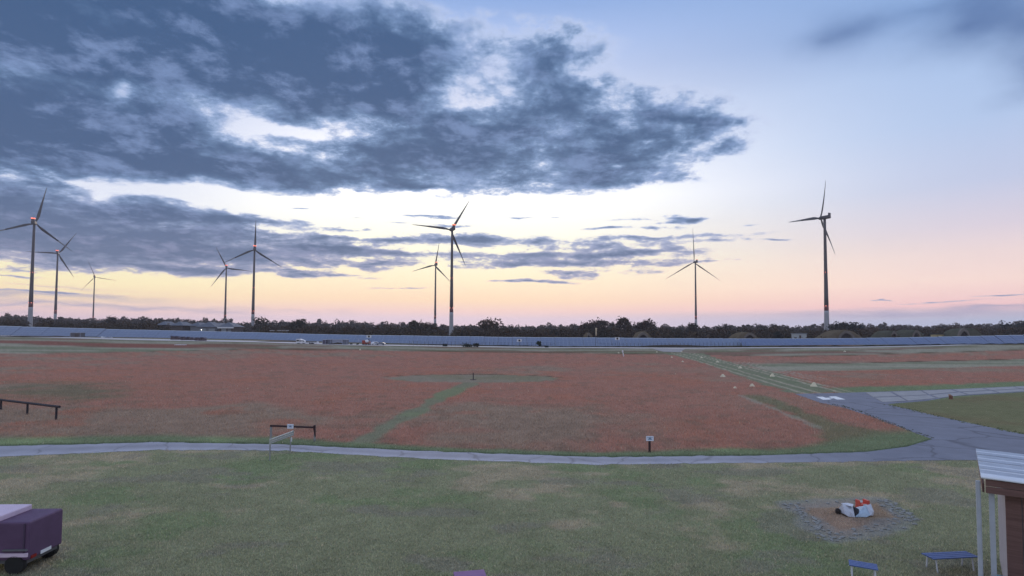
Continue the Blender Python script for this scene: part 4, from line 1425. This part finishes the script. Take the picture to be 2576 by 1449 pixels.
bank('dark heap of earth in front of the pale site cabin', 826, 866, 866.5, 5, 2)
bank('low overgrown bank left of the dark container group', 540, 800, 861.2, 3, 3)
bank('grassy bank with tufts in front of the right array', 1600, 1800, 872.2, 5, 4)

# ------------------------------------------------------------------ airfield furniture
pole = G(1498, 873)
t = thing('windsock', 'pale windsock hanging limp from a tall thin pole', 'windsock', pole)
H = at(1498, 824, pole.y).z - pole.z
mb = MB(); mb.tube((0, 0, -.2), (0, 0, H), .11, .06, 8); mb.build('pole', RACK, t)
mb = MB(); mb.lathe([(.42, H - .2), (.46, H - .9), (.34, H - 2.2), (.36, H - 3.2), (.22, H - 4.6)], 12, (.35, -.15, 0))
mb.build('sock', mat('sock cloth', (.55, .44, .30), rough=.9, var=.15, scale=.8), t, True)
mb = MB(); mb.tube((0, 0, H - .1), (.38, -.15, H - .15), .05); mb.build('ring_arm', RACK, t)

CREAM = mat('cream marker', (.66, .60, .43), rough=.6, spec=.3, var=.08, scale=2)
def marker_mesh():
    mb = MB()
    mb.add([(-.46, -.40, 0), (.46, -.40, 0), (.46, .40, 0), (-.46, .40, 0), (-.14, -.05, .60), (.14, -.05, .60), (.14, .05, .60), (-.14, .05, .60)],
           [(0, 1, 5, 4), (1, 2, 6, 5), (2, 3, 7, 6), (3, 0, 4, 7), (4, 5, 6, 7), (3, 2, 1, 0)])
    return mb.mesh('marker', CREAM)
MK = marker_mesh()
for u, v, k, lab in [(2047.5, 972, 1.25, 'largest cream marker, nearest the painted letter'), (1943, 947, 1.1, 'cream marker second nearest the apron, right of the wheel tracks'),
                     (1862, 926.5, 1.0, 'cream marker third from the apron, right of the wheel tracks'), (1804.5, 911.5, .95, 'cream marker fourth from the apron, right of the wheel tracks'),
                     (1765, 900.5, .9, 'cream marker at the far corner of the wheel tracks, right side'), (1818.5, 948, 1.05, 'cream marker in the red field, left of the wheel tracks'),
                     (1892, 972, .85, 'cream marker nearest the apron on the left of the wheel tracks'), (1849, 976.5, .55, 'small pale marker at the head of the overgrown track'),
                     (1717.5, 910.5, .7, 'small pale marker left of the wheel tracks, beyond the larger one'), (1690, 899.5, .75, 'pale marker on the red edge where the mown strip begins'),
                     (1714.5, 885.5, .85, 'pale marker beside the grey taxiway stub'), (1652.5, 886.2, .8, 'pale marker left of the grey taxiway stub'),
                     (1556, 888.5, .9, 'pale marker far out in the field edge, left of the little white post'), (2125, 885.2, 1.0, 'pale marker alone on the far field edge at the right'),
                     (906, 880.8, 1.0, 'pale marker alone on the far field edge left of the middle')]:
    p = G(u, v)
    o = link('edge_marker', MK)
    k *= .82
    o.location, o.scale, o.rotation_euler = p, (k, k, k), (0, 0, rng.uniform(-.5, .5))
    tag(o, lab, 'marker', 'cream edge markers')
p = G(454, 868.2)
o = MB().box((0, 0, .12), (4.2, 1.6, .24)).build('ground_panel', WHITEP, None, bevel=.03)
o.location = p; tag(o, 'flat white panel lying on the grass by the runway, left half', 'panel')
p = G(1569, 896.5)
t = thing('distance_post', 'little white post leaning in the far field beside a pale marker', 'post', p)
mb = MB(); mb.tube((0, 0, 0), (-.35, 0, 1.5), .2, .13); mb.build('post', WHITEP, t)
mb = MB(); mb.box((-.36, 0, 1.75), (.5, .12, .5)); mb.build('head', WHITEP, t)
p = G(2392, 1004)
t = thing('rusty_stump', 'small rusty brown stump standing on the grass wedge beside the slabs', 'stump', p)
mb = MB(); mb.lathe([(.22, -.05), (.19, .25), (.24, .32), (.16, .45), (.03, .5)], 9); mb.build('stem', mat('rust', (.20, .10, .07), rough=1, var=.3, scale=5), t)
mb = MB(); mb.lathe([(.16, 0), (.14, .12), (.03, .16)], 8, (-.12, .02, .45)); mb.build('cap', mat('pale rust', (.36, .24, .18), rough=1, var=.2, scale=5), t)
p = G(1190.5, 955.5)
t = thing('short_post', 'short dark post standing in the middle of the mown ring', 'post', p)
mb = MB(); mb.tube((0, 0, -.1), (0, 0, 1.2), .09, .07); mb.build('post', mat('dark post', (.05, .04, .045)), t)
mb = MB(); mb.lathe([(.55, 0), (.5, .08), (.2, .12)], 12); mb.build('foot_plate', mat('dark post', (.05, .04, .045)), t)
for u, v, lab in ((927, 846.5, 'white survey board with a dark disc near the right end of the stacks of vehicles'), (1305.5, 856.5, 'white survey board with a dark disc above the large dark bush'), (1552, 852, 'white survey board with a dark disc right of the windsock')):
    y = 307.0
    p = at(u + 1, v, y)
    g = lz(p.x, y)
    t = thing('target_board', lab, 'board', (p.x, y, g), 0, 'white boards with dark discs')
    mb = MB(); mb.tube((0, .1, -.2), (0, .1, p.z - g), .07); mb.build('post', RACK, t)
    mb = MB(); mb.box((0, 0, p.z - g), (2.6, .08, 1.4)); bd = mb.build('board', WHITEP, t)
    mb = MB(); mb.tube((0, -.08, p.z - g), (0, -.05, p.z - g), .55, n=16); mb.build('disc', GLASSD, bd)

# ------------------------------------------------------------------ beside the road
DARKWOOD = mat('dark stained timber', (.055, .032, .034), rough=.8, spec=.2, var=.25, scale=4, stretch=(1, 1, .3))
GALV = mat('galvanised steel', (.30, .31, .31), rough=.5, spec=.4, metal=.2, var=.15, scale=3)
SIGNW = mat('white sign face', (.72, .76, .84), rough=.5, spec=.4, var=.05, scale=2)
SIGNB = mat('blue-grey sign print', (.16, .25, .36), rough=.5, spec=.4, var=.1, scale=6)

def sign_plate(parent, c, w, h, ry=0.0):
    """white board with the faded blue motif the photograph shows"""
    mb = MB(); mb.box((0, 0, 0), (w, .03, h))
    s = mb.build('sign_board', SIGNW, parent, bevel=.008)
    s.location, s.rotation_euler = c, (0, ry, 0)
    pr = MB()
    k = w / .62
    for pts in ([(-.22, .10), (-.22, .06), (.22, .06), (.22, .10)], [(-.10, .06), (-.04, -.01), (.05, -.01), (.11, .06)], [(-.19, -.03), (-.08, .0), (.10, .0), (.19, -.03), (.13, -.09), (-.13, -.09)]):
        pts = [(x * k, z * k) for x, z in pts]
        pr.add([(x, -.0185, z) for x, z in pts] , [tuple(range(len(pts)))])
    pr.build('sign_print', SIGNB, s)
    return s

p = G(1634.5, 1138)
s = p.y / FPX
t = thing('roadside_sign', 'small white sign on a dark post at the field edge', 'sign', p)
mb = MB(); mb.box((0, .04, 16 * s), (5.0 * s, 5.0 * s, 34 * s)); mb.build('post', DARKWOOD, t, bevel=.01)
sign_plate(t, (0, -.06, 34.5 * s), 19 * s, 12 * s)

# far wing of the barrier
p = G(791.5, 1111)
s = p.y / FPX
t = thing('barrier_gate', 'dark timber barrier bar with a small white sign beyond the road', 'gate', p)
mb = MB(); mb.box((0, 0, 19 * s), (4 * s, 4 * s, 44 * s)); mb.build('post', GALV, t, bevel=.008)
mb = MB()
mb.add([(-3.6 * s, -.10, 40 * s), (2.2 * s, -.10, 42 * s), (2.8 * s, -.10, 12 * s), (1.0 * s, -.10, 12 * s), (-2.6 * s, -.10, 30 * s),
        (-3.6 * s, -.02, 40 * s), (2.2 * s, -.02, 42 * s), (2.8 * s, -.02, 12 * s), (1.0 * s, -.02, 12 * s), (-2.6 * s, -.02, 30 * s)],
       [(4, 3, 2, 1, 0), (5, 6, 7, 8, 9), (0, 1, 6, 5), (1, 2, 7, 6), (2, 3, 8, 7), (3, 4, 9, 8), (4, 0, 5, 9)])
mb.build('brace', DARKWOOD, t)
mb = MB()
a, b = Vector((-1.5 * s, -.03, 35.0 * s)), Vector((-112 * s, -.03, 38.6 * s))
d = (b - a)
mb.add([a + Vector((0, 0, -2.2 * s)), a + Vector((0, 0, 2.2 * s)), b + Vector((0, 0, 2.2 * s)), b + Vector((0, 0, -2.2 * s)),
        a + Vector((0, .12, -2.2 * s)), a + Vector((0, .12, 2.2 * s)), b + Vector((0, .12, 2.2 * s)), b + Vector((0, .12, -2.2 * s))],
       [(0, 1, 2, 3), (7, 6, 5, 4), (1, 5, 6, 2), (0, 3, 7, 4), (0, 4, 5, 1), (3, 2, 6, 7)])
mb.build('bar', DARKWOOD, t)
mb = MB(); mb.box((-110 * s, .06, 18 * s), (4 * s, 4 * s, 44 * s)); mb.build('end_post', GALV, t)
sign_plate(t, (-60 * s, -.09, 38 * s), 15.5 * s, 11 * s, .03)

# near wing: pale rail that runs towards the camera
p = G(729.5, 1137)
s = p.y / FPX
t = thing('guard_rail', 'pale steel rail on a thin post at the near side of the road', 'rail', p)
mb = MB(); mb.tube((0, 0, -.2), (.03, 0, 44 * s), 1.6 * s, n=8); mb.build('post', GALV, t)
mb = MB(); mb.tube((.08, -.02, 26 * s), (.08, -.02, 36 * s), 1.8 * s, n=8); mb.build('sleeve', mat('white sleeve', (.62, .64, .66)), t)
e = Vector((-.22, -2.6, 44 * s))
a0 = Vector((.12, .1, 45.5 * s))
mb = MB()
for zo, rr in ((0, .06), (.12, .05), (-.10, .05)):
    mb.tube(a0 + Vector((0, 0, zo)), e + Vector((0, 0, zo)), rr, n=6)
mb.tube(a0 + Vector((0, 0, -.14)), a0 + Vector((0, 0, .17)), .07, n=8)
mb.tube(e + Vector((0, 0, -.14)), e + Vector((0, 0, .17)), .07, n=8)
mb.build('rail', mat('pale rail', (.38, .40, .37), rough=.5, spec=.4, var=.12, scale=3), t)
mb = MB(); mb.tube((-.22, -2.6, -.2), (-.22, -2.6, 44 * s), 1.6 * s, n=8); mb.build('end_post', GALV, t)

# dark rail at the left edge
a, b = at(-60, 998.5, 60), at(150, 1023.5, 50)
t = thing('rail_fence', 'long dark timber rail at the left edge of the field', 'fence', ((a.x + b.x) / 2, (a.y + b.y) / 2, 0))
o = Vector(t.location)
mb = MB(); mb.tube(a - o, b - o, .11, n=8); mb.build('rail', mat('black rail', (.028, .026, .034), rough=.7), t)
for q in (.03, .34, .66, .97):
    c = a.lerp(b, q) - o
    mb = MB(); mb.tube((c.x, c.y, -.2), (c.x, c.y, c.z), .09, n=8); mb.build('post', mat('black rail', (.028, .026, .034)), t)

# ------------------------------------------------------------------ fire place on the lawn
STONE = mat('grey field stone', (.29, .29, .275), rough=.95, spec=.2, var=.3, scale=3, bump=.5)
fp = thing('fire_ring', 'broken diamond of grey stones round a bare brown patch on the lawn', 'stone ring', G(2140, 1310))
fo = Vector(fp.location)
r = np.random.default_rng(31)
shapes = []
for k in range(5):
    bm = bmesh.new()
    bmesh.ops.create_icosphere(bm, subdivisions=1, radius=.5)
    for v in bm.verts:
        v.co = Vector((v.co.x * r.uniform(.8, 1.2), v.co.y * r.uniform(.55, .85), v.co.z * r.uniform(.3, .5))) * r.uniform(.85, 1.1)
    me = bpy.data.meshes.new('stone'); bm.to_mesh(me); bm.free()
    me.materials.append(STONE)
    shapes.append(me)
cn = [Vector((*p_, 0)) for p_ in outline([(1985, 1268), (2100, 1362), (2290, 1308), (2216, 1258)])]
for a, b, n, w in ((cn[0], cn[1], 80, .24), (cn[1], cn[2], 44, .24), (cn[2], cn[3], 56, .26), (cn[0], cn[3], 6, .2)):
    d = (b - a).normalized(); nr = Vector((-d.y, d.x, 0))
    for k in range(n):
        c = a.lerp(b, (k + r.random()) / n) + nr * r.normal(0, w) - fo
        o = link('stone', shapes[int(r.integers(5))], fp)
        o.location = (c.x, c.y, .01 + r.uniform(0, .02))
        q = r.uniform(.09, .26)
        o.scale = (q, q, q)
        o.rotation_euler = (0, 0, r.uniform(0, 6.3))

# crumpled tarpaulin bundle
c = G(2152, 1294)
s = c.y / FPX
t = thing('tarpaulin_bundle', 'crumpled silver-white tarpaulin bundle lying on the bare patch', 'tarpaulin', c)
TARP = mat('silver tarpaulin', (.50, .53, .60), rough=.38, spec=.5, var=.22, scale=4)
TARPB = mat('blue-white tarpaulin', (.36, .47, .58), rough=.4, spec=.5, var=.35, scale=5)
def facets(name, m, front, back_y=.42, low=.5, seed=1):
    """stiff folded sheet: front outline (x, z, y) closed to the back as a creased hull"""
    rr = np.random.default_rng(seed)
    bm = bmesh.new()
    for x, z, y in front:
        bm.verts.new((x * s, y, z * s * 1.06))
        bm.verts.new((x * s * .94 + rr.normal(0, .02), back_y + rr.normal(0, .05), z * s * low))
    cx = sum(p[0] for p in front) / len(front); cz = sum(p[1] for p in front) / len(front)
    bm.verts.new((cx * s, -.34, cz * s * 1.02))
    bmesh.ops.convex_hull(bm, input=bm.verts[:])
    me = bpy.data.meshes.new(name); bm.to_mesh(me); bm.free()
    me.materials.append(m)
    return link(name, me, t, .012)
facets('tarpaulin_fold', TARP, [(-33, 24, -.05), (-36, 5, -.30), (-30, 1, -.40), (-15, 0, -.42), (-9, 19, -.10), (-20, 25, -.02)], seed=3)
facets('tarpaulin_fold', TARPB, [(-13, 1, -.44), (-10, 4, -.42), (6, 13, -.22), (21, 21, -.05), (26, 21, -.02), (25, 4, -.36), (12, 1, -.44)], seed=5)
facets('tarpaulin_fold', TARP, [(25, 22, -.04), (39, 24, .0), (39, 10, -.22), (31, 3, -.36), (24, 4, -.38)], seed=8)
facets('dark_gap', mat('dark gap', (.02, .018, .024), rough=.6), [(-14, 1, -.36), (-8, 20, -.06), (4, 15, -.14), (0, 5, -.30)], back_y=.1, seed=2)  # black hull in the gap between folds, its darkness put into colour
facets('tarpaulin_rim', mat('white rim', (.62, .63, .68), rough=.5), [(-33, 25, .05), (-19, 26, .05), (-2, 23, .06), (-2, 21.5, .06), (-33, 22, .05)], back_y=.12, low=.95, seed=4)
mb = MB(); mb.lathe([(5 * s, 0), (6.5 * s, 7 * s), (4 * s, 12 * s), (.02, 13 * s)], 12, (-40 * s, .1, 0)); mb.build('charred_log', mat('char', (.035, .03, .03), rough=1, var=.3, scale=6), t)
c2 = G(2170, 1279)
t = thing('tool_crate', 'red crate with white label behind the silver tarpaulin', 'crate', c2, .12)
REDC = mat('red plastic', (.62, .10, .07), rough=.45, spec=.4, var=.08, scale=4)
s2 = c2.y / FPX
mb = MB()
W2, D2, H2 = 26 * s2, .32, 22 * s2
mb.box((0, 0, H2 * .28), (W2, D2, H2 * .56))
mb.box((-W2 * .42, 0, H2 * .76), (W2 * .16, D2, H2 * .40)); mb.box((W2 * .38, 0, H2 * .76), (W2 * .24, D2, H2 * .40))
mb.build('body', REDC, t, bevel=.015)
mb = MB(); mb.box((0, -D2 / 2 - .006, H2 * .52), (W2 * .36, .012, H2 * .16)); mb.build('label_plate', WHITEP, t)
mb = MB(); mb.box((-W2 * .38, -D2 / 2 - .006, H2 * .90), (W2 * .22, .03, H2 * .18)); mb.build('corner_cap', WHITEP, t)

# ------------------------------------------------------------------ lower edge of the view
c = at(1226, 1436, 18.4)
t = thing('garden_table', 'purple-topped garden table, only one corner showing at the lower edge', 'table', (c.x - .35, c.y - .75, 0), .2)
PURP = mat('purple cloth', (.24, .13, .27), rough=.8, spec=.2, var=.12, scale=5)
h = c.z
mb = MB(); mb.box((-.1, 0, h), (1.0, 1.5, .05)); mb.build('table_top', PURP, t, bevel=.015)
lm = MB(); lm.tube((0, 0, 0), (0, 0, h - .03), .035, n=8)
lme = lm.mesh('leg', GALV)
for x, y in ((-.5, -.65), (.32, -.65), (-.5, .65), (.32, .65)):
    o = link('leg', lme, t); o.location = (x, y, 0)

# purple covered trailer at the left edge
g = at(-60, 1436, 18.7)
t = thing('covered_trailer', 'dark purple covered trailer with pale stripes at the lower left edge', 'trailer', (g.x, g.y + .2, 0), .04)
PLUM = mat('plum tarpaulin', (.105, .060, .120), rough=.6, spec=.3, var=.18, scale=2.2)
PINKW = mat('pinkish white trim', (.62, .50, .62), rough=.5, var=.08)
mb = MB(); mb.box((0, .5, 1.05), (3.3, 1.5, 1.25)); mb.build('cover', PLUM, t, bevel=.06)
mb = MB(); mb.box((0, -.275, .62), (3.32, .05, .12)); mb.build('stripe', PINKW, t)
mb = MB(); mb.box((-.5, .5, 1.76), (2.3, 1.3, .20)); mb.build('roof_cap', PINKW, t, bevel=.04)
mb = MB(); mb.box((0, .5, .36), (3.1, 1.3, .12)); mb.build('chassis', RACK, t)
for x in (-.55, .55, 1.52):
    mb = MB(); mb.box((x, -.262, 1.12), (.05, .03, 1.02)); mb.build('rib', mat('plum rib', (.07, .045, .085), rough=.6), t)
mb = MB(); mb.box((1.25, -.27, .78), (.8, .12, .06), 0, .9); mb.build('mudguard', RACK, t, bevel=.02)
mb = MB(); mb.box((1.655, -.02, .50), (.03, .22, .10)); mb.build('tail_light', mat('red lens', (.25, .02, .02), rough=.25), t)
mb = MB(); mb.box((1.655, .5, .50), (.02, .45, .11)); mb.build('number_plate', WHITEP, t)
wm2 = MB(); wm2.tube((0, -.1, 0), (0, .1, 0), .3, n=16)
wme2 = wm2.mesh('wheel', mat('tyre', (.02, .02, .02)))
for x in (-.6, 1.25):
    for yy in (-.2, 1.15):
        o = link('wheel', wme2, t); o.location = (x, yy, .3)

# blue benches near the hut
BLUE = mat('blue bench paint', (.07, .12, .30), rough=.5, spec=.4, var=.12, scale=3)
def bench(label, u, v, w, rz):
    p_ = G(u, v)
    t = thing('garden_bench', label, 'bench', p_, rz, 'blue benches on the lawn')
    for k, yy in enumerate((-.2, -.07, .06, .19)):
        mb = MB(); mb.box((0, yy, .47), (w, .11, .035)); mb.build('slat', BLUE, t, bevel=.006)
    lm = MB(); lm.tube((0, -.22, 0), (0, -.16, .45), .025, n=8); lm.tube((0, .22, 0), (0, .16, .45), .025, n=8); lm.tube((0, -.16, .44), (0, .16, .44), .025, n=8)
    lme = lm.mesh('leg', mat('white tube', (.62, .64, .68), rough=.4, spec=.5))
    for x in (-w * .4, w * .4):
        o = link('leg', lme, t); o.location = (x, 0, 0)
bench('blue bench on the lawn beside the hut', 2390, 1432, 1.7, .12)
bench('blue bench with white legs at the lower edge, left of the other', 2172, 1458, .8, -.5)

# ------------------------------------------------------------------ hut at the right edge
FL = Vector((14.15, 16.5, 0))
hut = thing('hut', 'timber hut with white corrugated roof at the right edge', 'hut', FL, -math.atan2(.62, .78))
ZR = 3.84
ROOFW = mat('white corrugated sheet', (.70, .74, .80), rough=.4, spec=.5, var=.06, scale=1.5)
TIMB = mat('weathered brown timber', (.165, .095, .085), rough=.85, spec=.2, var=.3, scale=5, stretch=(.2, 1, 4))
PWALL = mat('pale lilac boarding', (.46, .47, .56), rough=.7, spec=.3, var=.1, scale=3)
# corrugated roof: waves run across the fall
n = 162
vs, fs = [], []
for i in range(n + 1):
    yy = -.25 + 5.4 * i / n
    z = ZR + .02 * yy * -1.0 + .055 * math.sin(i * 2 * PI / 9.0)
    vs += [(-.35, yy, z), (5.5, yy, z - .10), (-.35, yy, z - .03), (5.5, yy, z - .13)]
for i in range(n):
    k = i * 4
    fs += [(k, k + 1, k + 5, k + 4), (k + 6, k + 7, k + 3, k + 2), (k, k + 4, k + 6, k + 2), (k + 1, k + 3, k + 7, k + 5)]
fs += [(0, 2, 3, 1), (n * 4, n * 4 + 1, n * 4 + 3, n * 4 + 2)]
mb = MB(); mb.add(vs, fs); mb.build('roof', ROOFW, hut)
RIB = mat('shaded roof rib', (.42, .47, .55), rough=.4, spec=.5)  # corrugation shading put into a darker rib colour
for k in range(7):
    yy = .3 + k * .74
    mb = MB(); mb.add([(-.36, yy - .05, ZR - .02 * yy + .055), (-.36, yy + .05, ZR - .02 * yy + .055), (-.36, yy, ZR - .02 * yy + .125),
                       (5.5, yy - .05, ZR - .02 * yy - .045), (5.5, yy + .05, ZR - .02 * yy - .045), (5.5, yy, ZR - .02 * yy + .025)],
                      [(0, 3, 5, 2), (1, 2, 5, 4), (0, 2, 1), (3, 4, 5), (0, 1, 4, 3)])
    mb.build('roof_rib', RIB, hut)
for k in range(2):
    mb = MB(); mb.box((2.6, -.16 - .012 * k, ZR - .16 - .20 * k), (5.7, .05, .185)); mb.build('fascia_board', TIMB, hut, bevel=.006)
mb = MB(); mb.box((-.30, 2.4, ZR - .34), (.05, 4.9, .26)); mb.build('barge_board', TIMB, hut)
mb = MB(); mb.box((2.75, 2.55, (ZR - .3) / 2), (5.1, 4.7, ZR - .3)); mb.build('wall_core', mat('hut wall', (.30, .29, .33), rough=.9), hut)
for i in range(14):
    x = .36 + i * .37
    if 3 <= i <= 5:
        for z0, z1 in ((.0, 1.55), (2.85, ZR - .42)):
            mb = MB(); mb.box((x, .17, (z0 + z1) / 2), (.35, .035, z1 - z0)); mb.build('board', PWALL, hut)
        continue
    mb = MB(); mb.box((x, .17, (ZR - .42) / 2), (.35, .035, ZR - .42)); mb.build('board', PWALL if i > 1 else TIMB, hut)
wn = MB(); wn.box((1.84, .155, 2.2), (1.05, .04, 1.2)); wn_ = wn.build('window', mat('pale green pane', (.20, .27, .25), rough=.15, spec=.6), hut)
fr = MB()
for c_, s_ in (((1.84, .12, 2.86), (1.25, .06, .08)), ((1.84, .12, 1.56), (1.25, .06, .08)), ((1.26, .12, 2.2), (.08, .06, 1.3)), ((2.42, .12, 2.2), (.08, .06, 1.3))):
    fr.box(c_, s_)
fr.build('frame', TIMB, wn_)
for x in (-.12, 1.0):
    mb = MB(); mb.box((x, .02, (ZR - .4) / 2), (.13, .13, ZR - .4)); mb.build('post', TIMB if x > 0 else mat('grey-white post', (.40, .43, .48)), hut, bevel=.01)
mb = MB(); mb.tube((-.42, -.1, 0), (-.42, -.1, ZR - .15), .06, n=10); mb.build('downpipe', mat('grey-white post', (.40, .43, .48)), hut)
mb = MB(); mb.box((.3, -.35, .55), (.75, .4, 1.1)); mb.build('cabinet', mat('teal cabinet', (.10, .22, .28), rough=.5), hut, bevel=.02)

# ------------------------------------------------------------------ evening haze
hz = MB()
hz.box((0, 700, 118), (3600, 1760, 244))
hm_ = bpy.data.materials.new('evening haze')
hm_.use_nodes = True
hn = hm_.node_tree.nodes
hn.clear()
ho = hn.new('ShaderNodeOutputMaterial')
hv = hn.new('ShaderNodeVolumePrincipled')
hv.inputs['Color'].default_value = (.80, .76, .80, 1)
hv.inputs['Density'].default_value = .00015
hm_.node_tree.links.new(hv.outputs[0], ho.inputs['Volume'])
tag(hz.build('haze', hm_), kind='stuff')
